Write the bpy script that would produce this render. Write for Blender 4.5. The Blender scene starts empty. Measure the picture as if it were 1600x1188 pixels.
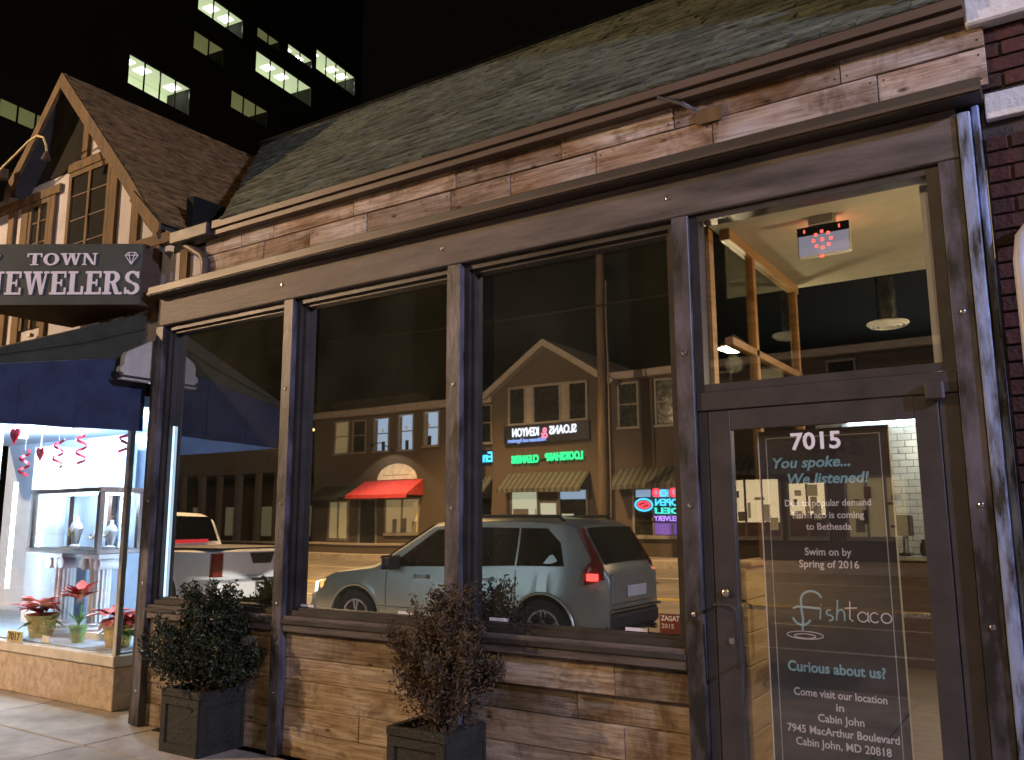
import bpy, bmesh, math, random
from mathutils import Vector, Matrix
R = math.radians
S = bpy.context.scene
col = S.collection

# ------------------------------------------------------------------ camera
cd = bpy.data.cameras.new('camera'); cam = bpy.data.objects.new('camera', cd); col.objects.link(cam)
yaw, pitch, roll = 0.58259866, 0.16502785, -0.00418371
fwd = Vector((-math.sin(yaw)*math.cos(pitch), math.cos(yaw)*math.cos(pitch), math.sin(pitch)))
rt = Vector((math.cos(yaw), math.sin(yaw), 0)); up = rt.cross(fwd)
rt2 = rt*math.cos(roll)+up*math.sin(roll); up2 = -rt*math.sin(roll)+up*math.cos(roll)
m = Matrix((rt2, up2, -fwd)).transposed().to_4x4(); m.translation = (0, -4.183, 1.575)
cam.matrix_world = m
cd.sensor_fit = 'HORIZONTAL'; cd.sensor_width = 36; cd.lens = 36*1320/1600; cd.clip_start = 0.05; cd.clip_end = 600
S.camera = cam

# ------------------------------------------------------------------ night sky
w = bpy.data.worlds.new('World'); S.world = w; w.use_nodes = True
nt = w.node_tree; nt.nodes.clear()
sky = nt.nodes.new('ShaderNodeTexSky'); sky.sky_type = 'NISHITA'; sky.sun_disc = False
sky.sun_elevation = R(-6); sky.sun_rotation = R(200)
bg1 = nt.nodes.new('ShaderNodeBackground'); bg1.inputs[1].default_value = 0.05
bg2 = nt.nodes.new('ShaderNodeBackground'); bg2.inputs[0].default_value = (1, .86, .62, 1); bg2.inputs[1].default_value = 0.002
ad = nt.nodes.new('ShaderNodeAddShader'); wo = nt.nodes.new('ShaderNodeOutputWorld')
nt.links.new(sky.outputs[0], bg1.inputs[0]); nt.links.new(bg1.outputs[0], ad.inputs[0])
nt.links.new(bg2.outputs[0], ad.inputs[1]); nt.links.new(ad.outputs[0], wo.inputs[0])
S.view_settings.view_transform = 'Standard'; S.view_settings.look = 'None'
S.view_settings.exposure = 0.0; S.view_settings.gamma = 1
c = S.cycles
c.max_bounces = 7; c.diffuse_bounces = 3; c.glossy_bounces = 4; c.transparent_max_bounces = 14; c.transmission_bounces = 4
c.sample_clamp_indirect = 3; c.sample_clamp_direct = 0; c.caustics_reflective = False; c.caustics_refractive = False
c.use_denoising = True

# street lamps: position of head, pole foot, colour, watts (built further down)
LAMPS = [
 ((-14.5, -7.4, 6.6), (-14.5, -4.0, 0), (1.0, .66, .38), 6000, 'tall street lamp with long arm and warm light left of the jewelry shop', 0),
 ((-16.5, -12.0, 13.5), (-17.6, -18.7, 0.4), (1.0, .58, .22), 34000, 'very tall warm street lamp with long mast arm above the road', 96),
 ((3.0, -16.0, 11.0), (3.0, -18.7, .4), (1.0, .70, .38), 2300, 'warm street lamp on the far kerb to the right', 0),
 ((7.4, -3.3, 5.6), (7.4, -3.3, 0), (.56, .61, 1.0), 3600, 'short lantern post with cool bluish light on the near sidewalk', 0),
]

# ------------------------------------------------------------------ materials
MATS = {}
def mat(name, color, rough=.6, metal=0, var=.15, scale=6, stretch=(1, 1, 1), bump=.0, bscale=None, color2=None, spec=.5, rnd=.0, emit=None, estr=0, coat=0, detail=6, rv=.12, ramp=(.32, .68)):
    if name in MATS: return MATS[name]
    mt = bpy.data.materials.new(name); mt.use_nodes = True; MATS[name] = mt
    n = mt.node_tree.nodes; l = mt.node_tree.links; b = n['Principled BSDF']
    b.inputs['Roughness'].default_value = rough; b.inputs['Metallic'].default_value = metal
    b.inputs['Specular IOR Level'].default_value = spec; b.inputs['Coat Weight'].default_value = coat
    tc = n.new('ShaderNodeTexCoord'); mp = n.new('ShaderNodeMapping'); mp.inputs['Scale'].default_value = stretch
    oi = n.new('ShaderNodeObjectInfo'); mul = n.new('ShaderNodeMath'); mul.operation = 'MULTIPLY'; mul.inputs[1].default_value = 37
    l.new(oi.outputs['Random'], mul.inputs[0])
    l.new(tc.outputs['Object'], mp.inputs[0])
    if rnd: l.new(mul.outputs[0], mp.inputs['Location'])
    ns = n.new('ShaderNodeTexNoise'); ns.inputs['Scale'].default_value = scale; ns.inputs['Detail'].default_value = detail; ns.inputs['Roughness'].default_value = .62
    l.new(mp.outputs[0], ns.inputs[0])
    rp = n.new('ShaderNodeValToRGB')
    c2 = color2 if color2 else tuple(max(0, x*(1-var*2)) for x in color)
    rp.color_ramp.elements[0].position = ramp[0]; rp.color_ramp.elements[1].position = ramp[1]
    rp.color_ramp.elements[0].color = (*c2, 1); rp.color_ramp.elements[1].color = (*[min(1, x*(1+var)) for x in color], 1)
    l.new(ns.outputs[0], rp.inputs[0])
    out = rp.outputs[0]
    if rnd:
        hs = n.new('ShaderNodeHueSaturation'); mr = n.new('ShaderNodeMapRange'); mr.inputs[3].default_value = 1-rnd; mr.inputs[4].default_value = 1+rnd
        l.new(oi.outputs['Random'], mr.inputs[0]); l.new(mr.outputs[0], hs.inputs['Value']); l.new(out, hs.inputs['Color']); out = hs.outputs[0]
    l.new(out, b.inputs['Base Color'])
    mr2 = n.new('ShaderNodeMapRange'); mr2.inputs[3].default_value = max(.02, rough-rv); mr2.inputs[4].default_value = min(1, rough+rv)
    l.new(ns.outputs[0], mr2.inputs[0]); l.new(mr2.outputs[0], b.inputs['Roughness'])
    if bump:
        n2 = n.new('ShaderNodeTexNoise'); n2.inputs['Scale'].default_value = bscale or scale*4; n2.inputs['Detail'].default_value = 5
        l.new(mp.outputs[0], n2.inputs[0])
        bp = n.new('ShaderNodeBump'); bp.inputs['Strength'].default_value = bump; bp.inputs['Distance'].default_value = .02
        l.new(n2.outputs[0], bp.inputs['Height']); l.new(bp.outputs[0], b.inputs['Normal'])
    if emit:
        b.inputs['Emission Color'].default_value = (*emit, 1); b.inputs['Emission Strength'].default_value = estr
    return mt
def emat(name, color, strength):
    if name in MATS: return MATS[name]
    mt = bpy.data.materials.new(name); mt.use_nodes = True; MATS[name] = mt
    b = mt.node_tree.nodes['Principled BSDF']; b.inputs['Base Color'].default_value = (*[x*.5 for x in color], 1)
    b.inputs['Emission Color'].default_value = (*color, 1); b.inputs['Emission Strength'].default_value = strength; b.inputs['Roughness'].default_value = .5
    return mt
def glass(name, refl, tint, rough=.0, ripple=.0, dust=0):
    mt = bpy.data.materials.new(name); mt.use_nodes = True; MATS[name] = mt
    n = mt.node_tree.nodes; l = mt.node_tree.links; n.remove(n['Principled BSDF'])
    g = n.new('ShaderNodeBsdfGlossy'); g.inputs['Roughness'].default_value = rough; g.inputs['Color'].default_value = (.97, .98, .97, 1)
    t = n.new('ShaderNodeBsdfTransparent'); t.inputs[0].default_value = (*tint, 1)
    fr = n.new('ShaderNodeLayerWeight'); fr.inputs[0].default_value = .5
    pw = n.new('ShaderNodeMath'); pw.operation = 'POWER'; pw.inputs[1].default_value = 4; l.new(fr.outputs['Facing'], pw.inputs[0])
    a = n.new('ShaderNodeMath'); a.operation = 'MULTIPLY_ADD'; a.use_clamp = True; a.inputs[1].default_value = .7; a.inputs[2].default_value = refl
    mx = n.new('ShaderNodeMixShader')
    l.new(pw.outputs[0], a.inputs[0]); l.new(a.outputs[0], mx.inputs[0]); l.new(t.outputs[0], mx.inputs[1]); l.new(g.outputs[0], mx.inputs[2])
    if dust:   # thin film of street dust on the pane
        df = n.new('ShaderNodeBsdfDiffuse'); df.inputs[0].default_value = (.42, .43, .28, 1); tcd = n.new('ShaderNodeTexCoord'); nd_ = n.new('ShaderNodeTexNoise'); nd_.inputs['Scale'].default_value = 1.7; nd_.inputs['Detail'].default_value = 8
        mrd = n.new('ShaderNodeMapRange'); mrd.inputs[1].default_value = .3; mrd.inputs[2].default_value = .7; mrd.inputs[3].default_value = dust*.5; mrd.inputs[4].default_value = dust*1.5
        md = n.new('ShaderNodeMixShader'); l.new(tcd.outputs['Object'], nd_.inputs[0]); l.new(nd_.outputs[0], mrd.inputs[0]); l.new(mrd.outputs[0], md.inputs[0]); l.new(mx.outputs[0], md.inputs[1]); l.new(df.outputs[0], md.inputs[2]); mx = md
    l.new(mx.outputs[0], n['Material Output'].inputs[0])
    if ripple:
        tc = n.new('ShaderNodeTexCoord'); ns = n.new('ShaderNodeTexNoise'); ns.inputs['Scale'].default_value = 1.1; ns.inputs['Detail'].default_value = 1
        bp = n.new('ShaderNodeBump'); bp.inputs['Strength'].default_value = ripple; bp.inputs['Distance'].default_value = .01
        l.new(tc.outputs['Object'], ns.inputs[0]); l.new(ns.outputs[0], bp.inputs['Height']); l.new(bp.outputs[0], g.inputs['Normal'])
    return mt

def wood(name, cols, grain=1.0, rough=.72):
    mt = bpy.data.materials.new(name); mt.use_nodes = True; MATS[name] = mt
    n = mt.node_tree.nodes; l = mt.node_tree.links; b = n['Principled BSDF']; b.inputs['Roughness'].default_value = rough; b.inputs['Specular IOR Level'].default_value = .25
    tc = n.new('ShaderNodeTexCoord'); oi = n.new('ShaderNodeObjectInfo'); mu = n.new('ShaderNodeMath'); mu.operation = 'MULTIPLY'; mu.inputs[1].default_value = 61; l.new(oi.outputs['Random'], mu.inputs[0])
    def noise(sc, st, dt, ro=.6, dist=0):
        mp = n.new('ShaderNodeMapping'); mp.inputs['Scale'].default_value = st; l.new(tc.outputs['Object'], mp.inputs[0]); l.new(mu.outputs[0], mp.inputs['Location'])
        q = n.new('ShaderNodeTexNoise'); q.inputs['Scale'].default_value = sc; q.inputs['Detail'].default_value = dt; q.inputs['Roughness'].default_value = ro; q.inputs['Distortion'].default_value = dist
        l.new(mp.outputs[0], q.inputs[0]); return q.outputs[0]
    patch = noise(1.5, (1, 1, 2.2), 4, .55, .4); gr = noise(3.0*grain, (1.0, 2, 16), 8, .7, .6); fine = noise(9.0, (.8, 4, 30), 4, .7)
    rp = n.new('ShaderNodeValToRGB'); rp.color_ramp.elements[0].position = .30; rp.color_ramp.elements[1].position = .72
    rp.color_ramp.elements[0].color = (*cols[0], 1); rp.color_ramp.elements[1].color = (*cols[2], 1)
    e_ = rp.color_ramp.elements.new(.5); e_.color = (*cols[1], 1); l.new(patch, rp.inputs[0])
    r2 = n.new('ShaderNodeValToRGB'); r2.color_ramp.elements[0].position = .36; r2.color_ramp.elements[1].position = .60; r2.color_ramp.elements[0].color = (.36, .30, .24, 1); r2.color_ramp.elements[1].color = (1, 1, 1, 1); l.new(gr, r2.inputs[0])
    mx = n.new('ShaderNodeMixRGB'); mx.blend_type = 'MULTIPLY'; mx.inputs[0].default_value = .85; l.new(rp.outputs[0], mx.inputs[1]); l.new(r2.outputs[0], mx.inputs[2])
    mpk = n.new('ShaderNodeMapping'); mpk.inputs['Scale'].default_value = (1.6, 1.6, 3.4); l.new(tc.outputs['Object'], mpk.inputs[0]); l.new(mu.outputs[0], mpk.inputs['Location'])
    vo = n.new('ShaderNodeTexVoronoi'); vo.inputs['Scale'].default_value = 2.2; l.new(mpk.outputs[0], vo.inputs[0])
    kr = n.new('ShaderNodeValToRGB'); kr.color_ramp.elements[0].position = .035; kr.color_ramp.elements[1].position = .13; kr.color_ramp.elements[0].color = (.10, .06, .03, 1); kr.color_ramp.elements[1].color = (1, 1, 1, 1); l.new(vo.outputs['Distance'], kr.inputs[0])
    st_ = noise(2.2, (1.6, 1.6, 1.2), 7, .7, .8); sr = n.new('ShaderNodeValToRGB'); sr.color_ramp.elements[0].position = .36; sr.color_ramp.elements[1].position = .50; sr.color_ramp.elements[0].color = (.42, .36, .30, 1); sr.color_ramp.elements[1].color = (1, 1, 1, 1); l.new(st_, sr.inputs[0])
    mk = n.new('ShaderNodeMixRGB'); mk.blend_type = 'MULTIPLY'; mk.inputs[0].default_value = .9; l.new(mx.outputs[0], mk.inputs[1]); l.new(kr.outputs[0], mk.inputs[2])
    mx = n.new('ShaderNodeMixRGB'); mx.blend_type = 'MULTIPLY'; mx.inputs[0].default_value = .8; l.new(mk.outputs[0], mx.inputs[1]); l.new(sr.outputs[0], mx.inputs[2])
    hs = n.new('ShaderNodeHueSaturation'); mr = n.new('ShaderNodeMapRange'); mr.inputs[3].default_value = .68; mr.inputs[4].default_value = 1.28; l.new(oi.outputs['Random'], mr.inputs[0]); l.new(mr.outputs[0], hs.inputs['Value']); l.new(mx.outputs[0], hs.inputs['Color'])
    l.new(hs.outputs[0], b.inputs['Base Color'])
    ad_ = n.new('ShaderNodeMath'); ad_.operation = 'ADD'; l.new(gr, ad_.inputs[0]); l.new(fine, ad_.inputs[1])
    bp = n.new('ShaderNodeBump'); bp.inputs['Strength'].default_value = .55; bp.inputs['Distance'].default_value = .012; l.new(ad_.outputs[0], bp.inputs['Height']); l.new(bp.outputs[0], b.inputs['Normal'])
wood('fascia_wood', ((.24, .13, .05), (.45, .36, .29), (.60, .56, .56)))
wood('siding_wood', ((.22, .14, .065), (.42, .33, .23), (.54, .48, .42)))
mat('header_paint', (.125, .105, .098), .62, color2=(.042, .036, .036), scale=1.5, stretch=(.8, 1, 5), bump=.3, bscale=12, ramp=(.36, .64), detail=10)
mat('post_paint', (.115, .105, .125), .5, color2=(.014, .012, .010), scale=2.6, stretch=(2.2, 2.2, .8), bump=.25, bscale=9, rnd=.15, ramp=(.40, .62), detail=9)
mat('peeling_paint', (.21, .26, .40), .55, color2=(.02, .018, .016), scale=4, stretch=(3, 3, .6), bump=.6, bscale=9, ramp=(.42, .56), detail=10)
mat('dark_trim', (.042, .036, .032), .5, color2=(.012, .010, .009), scale=3, bump=.2, detail=9)
mat('ledge_metal', (.055, .045, .037), .5, scale=4, stretch=(.3, 1, 1), bump=.15)
mat('gutter_paint', (.095, .068, .052), .5, scale=3, stretch=(.3, 1, 1), bump=.1)
mat('bronze', (.046, .040, .040), .42, scale=8, var=.12, bump=.06, spec=.5)
mat('steel', (.55, .55, .56), .28, metal=1, scale=10)
mat('pole_metal', (.09, .09, .09), .5)
mat('black_metal', (.02, .02, .02), .35, metal=.6)
mat('shingle', (.125, .148, .112), .9, color2=(.028, .034, .025), scale=15, stretch=(.55, 1.5, 1.5), bump=.7, bscale=60, rnd=.4, ramp=(.34, .66))
mat('gable_shingle', (.40, .235, .085), .9, color2=(.11, .062, .022), scale=14, stretch=(1.5, .55, 1.5), bump=.7, bscale=60, rnd=.3, ramp=(.36, .66))
mat('roof_felt', (.05, .045, .04), .9)
mat('stucco', (.47, .46, .52), .9, var=.07, scale=5, bump=.35, bscale=60)
mat('timber', (.135, .082, .033), .8, color2=(.055, .032, .013), scale=4, stretch=(3, 3, .6), bump=.5, bscale=12, detail=9)
mat('stone_base', (.50, .41, .32), .85, color2=(.36, .28, .2), scale=14, bump=.4, bscale=60)
mat('sill_paint', (.58, .53, .45), .6, scale=8, var=.1)
mat('concrete', (.36, .32, .27), .88, color2=(.21, .18, .15), scale=2.2, bump=.35, bscale=70, detail=10)
mat('asphalt', (.17, .155, .14), .75, color2=(.10, .09, .08), scale=1.2, bump=.4, bscale=90, detail=10)
mat('line_paint', (.62, .58, .48), .7, var=.2, scale=6)
mat('yellow_paint', (.6, .42, .08), .7, var=.2, scale=6)
mat('brick', (.062, .018, .013), .85, color2=(.025, .008, .006), scale=9, bump=.5, bscale=50, rnd=.35)
mat('mortar', (.06, .045, .04), .95, scale=20, bump=.4)
mat('white_stone', (.68, .68, .66), .8, var=.1, scale=9, bump=.3, bscale=40)
mat('white_pipe', (.45, .46, .52), .4, var=.06)
mat('awning_blue', (.040, .053, .105), .85, color2=(.022, .030, .066), scale=5, bump=.3, bscale=80)
mat('awning_dark', (.055, .055, .035), .85, scale=5, bump=.3, bscale=50)
mat('sign_green', (.045, .062, .066), .55, var=.15, scale=3)
mat('sign_white', (.78, .76, .84), .5, var=.03)
mat('sign_side', (.085, .05, .03), .7, scale=5, stretch=(1, 1, 3))
mat('planter', (.026, .025, .018), .75, color2=(.012, .012, .008), scale=7, bump=.5, bscale=40)
mat('soil', (.03, .022, .015), .95, scale=30, bump=.8)
mat('bark', (.09, .06, .035), .9, scale=12, bump=.6)
mat('pole_wood', (.085, .058, .036), .85, color2=(.04, .028, .016), scale=5, stretch=(3, 3, .3), bump=.5)
mat('leaf_green', (.030, .036, .012), .5, color2=(.010, .013, .004), scale=9, var=.4)
mat('leaf_brown', (.105, .062, .024), .65, color2=(.026, .017, .008), scale=9, var=.3)
mat('petal_red', (.52, .035, .05), .5, scale=12, color2=(.3, .012, .03))
mat('petal_orange', (.55, .10, .06), .5, scale=12, color2=(.33, .03, .02))
mat('stem_green', (.12, .28, .07), .5, scale=10)
mat('gold_foil', (.75, .52, .16), .22, metal=1, scale=18, bump=.8, bscale=30)
mat('plaster_white', (.74, .74, .76), .7, var=.04)
mat('display_white', (.50, .62, .80), .75, var=.05)
mat('display_grey', (.26, .32, .38), .7, var=.08)
mat('case_wood', (.055, .028, .02), .35, scale=5, stretch=(4, 4, 1))
mat('red_foil', (.62, .03, .05), .25, metal=.6, scale=9)
mat('black_plastic', (.015, .015, .016), .4)
mat('plate_gold', (.52, .43, .2), .5)
mat('paper', (.75, .72, .68), .7, var=.05)
mat('ceiling_paint', (.43, .41, .33), .85, var=.05)
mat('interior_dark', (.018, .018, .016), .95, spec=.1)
mat('floor_wood', (.35, .25, .15), .5, color2=(.22, .15, .08), scale=3, stretch=(1, 6, 1))
mat('honey_wood', (.46, .27, .11), .45, color2=(.30, .15, .05), scale=3, stretch=(1, 1, 8), bump=.1)
mat('pale_plank', (.62, .45, .25), .5, color2=(.46, .31, .15), scale=2.5, stretch=(1, .8, 8), bump=.15, rnd=.12)
mat('tile', (.70, .72, .70), .15, var=.04, rnd=.08)
mat('grout', (.32, .33, .32), .9)
mat('counter_wood', (.10, .05, .03), .35, scale=4, stretch=(1, 1, 5))
mat('counter_top', (.55, .54, .5), .3)
mat('white_plastic', (.72, .72, .70), .4, var=.03)
mat('poster_black', (.036, .036, .042), .45, var=.25, scale=2)
mat('poster_line', (.45, .45, .48), .5)
mat('vinyl_white', (.80, .80, .86), .5, var=.02, emit=None)
mat('vinyl_cyan', (.30, .60, .74), .5, var=.03)
mat('vinyl_red', (.15, .022, .02), .5)
mat('silver_paint', (.46, .48, .40), .32, metal=.6, var=.03, coat=.8, spec=.6, rv=.01)
mat('white_paint', (.62, .62, .62), .3, metal=.15, var=.03, coat=.6, rv=.01)
mat('dark_paint', (.10, .10, .12), .3, metal=.3, coat=.8, rv=.01)
mat('car_glass', (.008, .008, .008), .08, spec=.22, rv=.01)
mat('rubber', (.02, .02, .02), .8, bump=.3, bscale=60)
mat('alloy', (.62, .62, .62), .3, metal=.8)
mat('cladding', (.035, .035, .037), .6)
mat('chrome', (.75, .75, .75), .12, metal=1, rv=.01)
mat('opp_brick', (.075, .058, .045), .9, color2=(.045, .034, .026), scale=30, stretch=(1, 1, 3), bump=.3, bscale=60)
mat('opp_trim', (.26, .23, .20), .8, var=.1)
mat('opp_roof', (.05, .045, .045), .9)
mat('opp_glass_dark', (.02, .022, .022), .12, spec=.7)
mat('opp_frame', (.20, .185, .16), .6)
mat('awn_stripe_dark', (.028, .034, .032), .8)
mat('awn_stripe_light', (.075, .078, .072), .8)
mat('awn_red', (.55, .05, .055), .75)
mat('cream_board', (.70, .62, .48), .6)
mat('tower_wall', (.022, .024, .016), .9, scale=.3)
mat('tower_glass', (.01, .012, .012), .15)
mat('navy', (.012, .016, .03), .4)
mat('arcade_wall', (.10, .08, .06), .9, scale=2)
emat('em_lamp_warm', (1, .70, .36), 30)
emat('em_lamp_cool', (.66, .74, 1), 22)
emat('em_office', (.86, 1, .60), .55)
emat('em_office_dim', (.62, .66, .26), .16)
emat('em_streak_blue', (.55, .78, 1), 1.6)
emat('em_tube', (1, 1, .92), 5.5)
emat('em_pend', (1, .82, .5), 16)
emat('em_display', (.82, .92, 1), 9)
emat('em_strip', (.66, .85, 1), 16)
emat('em_white_sign', (.72, .82, 1), 2.6)
emat('em_blue_sign', (.22, .40, 1), 1.6)
emat('em_pink', (1, .30, .55), 1.6)
emat('em_green', (.02, 1, .36), 2.0)
emat('em_cyan', (.06, .62, 1), 3.2)
emat('em_teal', (.05, .9, .75), 2.4)
emat('em_purple_dim', (.25, .15, 1), .45)
emat('em_purple', (.42, .25, 1), 2.6)
emat('em_redneon', (1, .06, .10), 3.0)
emat('em_shop', (.84, .95, .72), .75)
emat('em_shopwarm', (1, .85, .45), .26)
emat('em_shopbright', (1, .78, .46), 2.6)
emat('em_win_blue', (.48, .70, 1), .95)
emat('em_win_warm', (.9, .85, .5), .12)
emat('em_tail', (1, .06, .05), 5.5)
mat('tail_lens', (.07, .006, .006), .2, rv=.01, emit=(1, .05, .04), estr=.03)
emat('em_tail_dim', (1, .05, .06), .9)
emat('em_head', (1, .95, .86), 5)
emat('em_amber', (1, .42, .10), 3.5)
emat('em_exit_face', (.62, .60, .80), .38)
emat('em_exit', (1, .10, .07), 3.0)
emat('em_dot', (1, .72, .25), 5)
glass('window_glass', .46, (.12, .12, .10), rough=.012, ripple=.12, dust=.034)
glass('door_glass', .11, (.96, .96, .95))
glass('shop_glass', .03, (.96, .97, .98))
glass('partition_glass', .02, (.86, .9, .86))

# ------------------------------------------------------------------ mesh helpers
class MB:
    def __init__(s): s.v = []; s.f = []
    def add(s, vs, fs):
        o = len(s.v); s.v += [tuple(q) for q in vs]; s.f += [tuple(i+o for i in f) for f in fs]; return s
    def box(s, x0, x1, y0, y1, z0, z1, ch=0):
        if not ch:
            v = [(x, y, z) for x in (x0, x1) for y in (y0, y1) for z in (z0, z1)]
            return s.add(v, [(0, 1, 3, 2), (4, 6, 7, 5), (0, 4, 5, 1), (2, 3, 7, 6), (0, 2, 6, 4), (1, 5, 7, 3)])
        bm = bmesh.new(); bmesh.ops.create_cube(bm, size=1)
        for q in bm.verts: q.co = Vector(((x0+x1)/2+q.co.x*(x1-x0), (y0+y1)/2+q.co.y*(y1-y0), (z0+z1)/2+q.co.z*(z1-z0)))
        bmesh.ops.bevel(bm, geom=bm.edges[:], offset=ch, segments=1, affect='EDGES')
        bm.verts.index_update(); s.add([q.co[:] for q in bm.verts], [[q.index for q in f.verts] for f in bm.faces]); bm.free(); return s
    def prism(s, pts, axis, a, b):
        # pts: 2D outline, extruded along axis from a to b
        n = len(pts)
        def P(p, t): return {'x': (t, p[0], p[1]), 'y': (p[0], t, p[1]), 'z': (p[0], p[1], t)}[axis]
        return s.add([P(p, a) for p in pts]+[P(p, b) for p in pts], [tuple(range(n)), tuple(range(2*n-1, n-1, -1))]+[(i, (i+1) % n, n+(i+1) % n, n+i) for i in range(n)])
    def tube(s, pts, r, n=8, cap=True):
        pts = [Vector(p) for p in pts]; rings = []
        rs = r if isinstance(r, (list, tuple)) else [r]*len(pts)
        for i, p in enumerate(pts):
            d = (pts[min(i+1, len(pts)-1)]-pts[max(i-1, 0)]).normalized()
            a = d.orthogonal().normalized() if i == 0 else (pa-d*pa.dot(d)).normalized()
            pa = a; b = d.cross(a)
            rings.append([p+(a*math.cos(t)+b*math.sin(t))*rs[i] for t in [2*math.pi*k/n for k in range(n)]])
        o = []; f = []
        for g in rings: o += g
        for i in range(len(pts)-1):
            for k in range(n): f.append((i*n+k, i*n+(k+1) % n, (i+1)*n+(k+1) % n, (i+1)*n+k))
        if cap: f += [tuple(range(n-1, -1, -1)), tuple(range((len(pts)-1)*n, len(pts)*n))]
        return s.add(o, f)
    def lathe(s, prof, n=24, cx=0, cy=0, cz=0, axis='z'):
        o = []; f = []
        for r, z in prof:
            for k in range(n):
                t = 2*math.pi*k/n; a, b = r*math.cos(t), r*math.sin(t)
                o.append({'z': (cx+a, cy+b, cz+z), 'y': (cx+a, cy+z, cz+b), 'x': (cx+z, cy+a, cz+b)}[axis])
        m_ = len(prof)
        for i in range(m_-1):
            for k in range(n): f.append((i*n+k, i*n+(k+1) % n, (i+1)*n+(k+1) % n, (i+1)*n+k))
        f += [tuple(range(n-1, -1, -1)), tuple(range((m_-1)*n, m_*n))]
        return s.add(o, f)
    def quad(s, a, b, c_, d): return s.add([a, b, c_, d], [(0, 1, 2, 3)])
    def mesh(s, name, smooth=False):
        me = bpy.data.meshes.new(name); me.from_pydata(s.v, [], s.f); me.validate()
        bm = bmesh.new(); bm.from_mesh(me); bmesh.ops.recalc_face_normals(bm, faces=bm.faces[:]); bm.to_mesh(me); bm.free()
        if smooth:
            for q in me.polygons: q.use_smooth = True
            try: me.set_sharp_from_angle(angle=R(38))
            except Exception: pass
        return me
def props(o, label=None, cat=None, group=None, kind=None):
    if label: o['label'] = label
    if cat: o['category'] = cat
    if group: o['group'] = group
    if kind: o['kind'] = kind
    return o
def thing(name, loc, label, cat, group=None):
    o = bpy.data.objects.new(name, None); col.objects.link(o); o.location = loc; o.empty_display_size = .1
    return props(o, label, cat, group)
def par(o, parent):
    if parent:
        o.parent = parent
        if not parent.parent: o.matrix_parent_inverse = Matrix.Translation(parent.location).inverted()
    return o
def obj(name, mb, mt, parent=None, smooth=False, label=None, cat=None, group=None, kind=None, local=False):
    me = mb if isinstance(mb, bpy.types.Mesh) else mb.mesh(name, smooth)
    o = bpy.data.objects.new(name, me); col.objects.link(o)
    if mt is not None and not me.materials: me.materials.append(MATS[mt] if isinstance(mt, str) else mt)
    if parent:
        if local: o.parent = parent
        else: par(o, parent)
    return props(o, label, cat, group, kind)
def box(name, b, mt, parent=None, ch=0, **k): return obj(name, MB().box(*b, ch=ch), mt, parent, **k)
def copy_tree(o, parent=None, **pr):
    c_ = o.copy(); col.objects.link(c_); c_.parent = parent
    if parent is not None: c_.matrix_parent_inverse = o.matrix_parent_inverse.copy()
    for k, v in pr.items(): c_[k] = v
    for ch in list(o.children): copy_tree(ch, c_)
    return c_
def text_mesh(s, size, bold=0, extrude=.002, shear=0, align='CENTER', xs=1, spacing=1):
    cu = bpy.data.curves.new('lettering', 'FONT'); cu.body = s; cu.size = size; cu.align_x = align; cu.align_y = 'CENTER'
    cu.extrude = extrude; cu.offset = bold; cu.shear = shear; cu.space_character = spacing; cu.resolution_u = 3
    o = bpy.data.objects.new('lettering', cu); col.objects.link(o)
    dg = bpy.context.evaluated_depsgraph_get(); me = bpy.data.meshes.new_from_object(o.evaluated_get(dg))
    bpy.data.objects.remove(o)
    if xs != 1:
        for q in me.vertices: q.co.x *= xs
    me.name = 'lettering'
    return me
def text(name, s, size, mt, loc, parent=None, face=-1, rotz=0, **k):
    # face -1: reads from the street (towards -Y); +1: reads from +Y
    fit = k.pop('fit', None)
    me = text_mesh(s, size, **k)
    if fit:
        xs = [q.co.x for q in me.vertices]; f_ = fit/(max(xs)-min(xs)); mid = (max(xs)+min(xs))/2
        for q in me.vertices: q.co.x = (q.co.x-mid)*f_
    rz = (0 if face < 0 else math.pi)+rotz
    me.transform(Matrix.Translation(loc) @ Matrix.Rotation(rz, 4, 'Z') @ Matrix.Rotation(math.pi/2, 4, 'X'))
    return obj(name, me, mt, parent)
def point(name, loc, color, watts, radius=.08, parent=None):
    ld = bpy.data.lights.new(name, 'POINT'); ld.color = color; ld.energy = watts; ld.shadow_soft_size = radius
    o = bpy.data.objects.new(name, ld); col.objects.link(o); o.location = loc
    if parent: par(o, parent)
    return o
rng = random.Random(7)

# ------------------------------------------------------------------ ground
KERB = -4.28
gnd = box('ground', (-150, 150, -140, 140, -.7, -.62), 'asphalt', kind='structure')
road = MB(); road.quad((-90, KERB, -.08), (60, KERB, -.08), (60, -18.2, .22), (-90, -18.2, .22))
obj('road', road, 'asphalt', kind='structure')
def rz(y): return -.08+(KERB-y)/(KERB+18.2)*-(-.30)
def line(name, x0, x1, y0, y1, mt):
    obj(name, MB().quad((x0, y0, rz(y0)+.005), (x1, y0, rz(y0)+.005), (x1, y1, rz(y1)+.005), (x0, y1, rz(y1)+.005)), mt, kind='structure')
line('parking_line', -60, 30, -6.75, -6.85, 'line_paint')
line('centre_line', -60, 30, -11.0, -11.1, 'yellow_paint'); line('centre_line', -60, 30, -11.2, -11.3, 'yellow_paint')
for i in range(14): line('lane_dash', -52+i*6, -49+i*6, -8.9, -9.0, 'line_paint')
line('edge_line', -60, 30, -15.3, -15.4, 'line_paint')
side = box('sidewalk', (-40, 20, KERB+.16, .03, -.4, -.03), 'mortar', kind='structure')
sl = [-12.6, -11.0, -9.4, -7.78, -6.1, -4.5, -2.9, -1.3, .3, 1.9]
rows = [-4.1, -2.95, -1.75, -.535, -.0]
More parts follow.
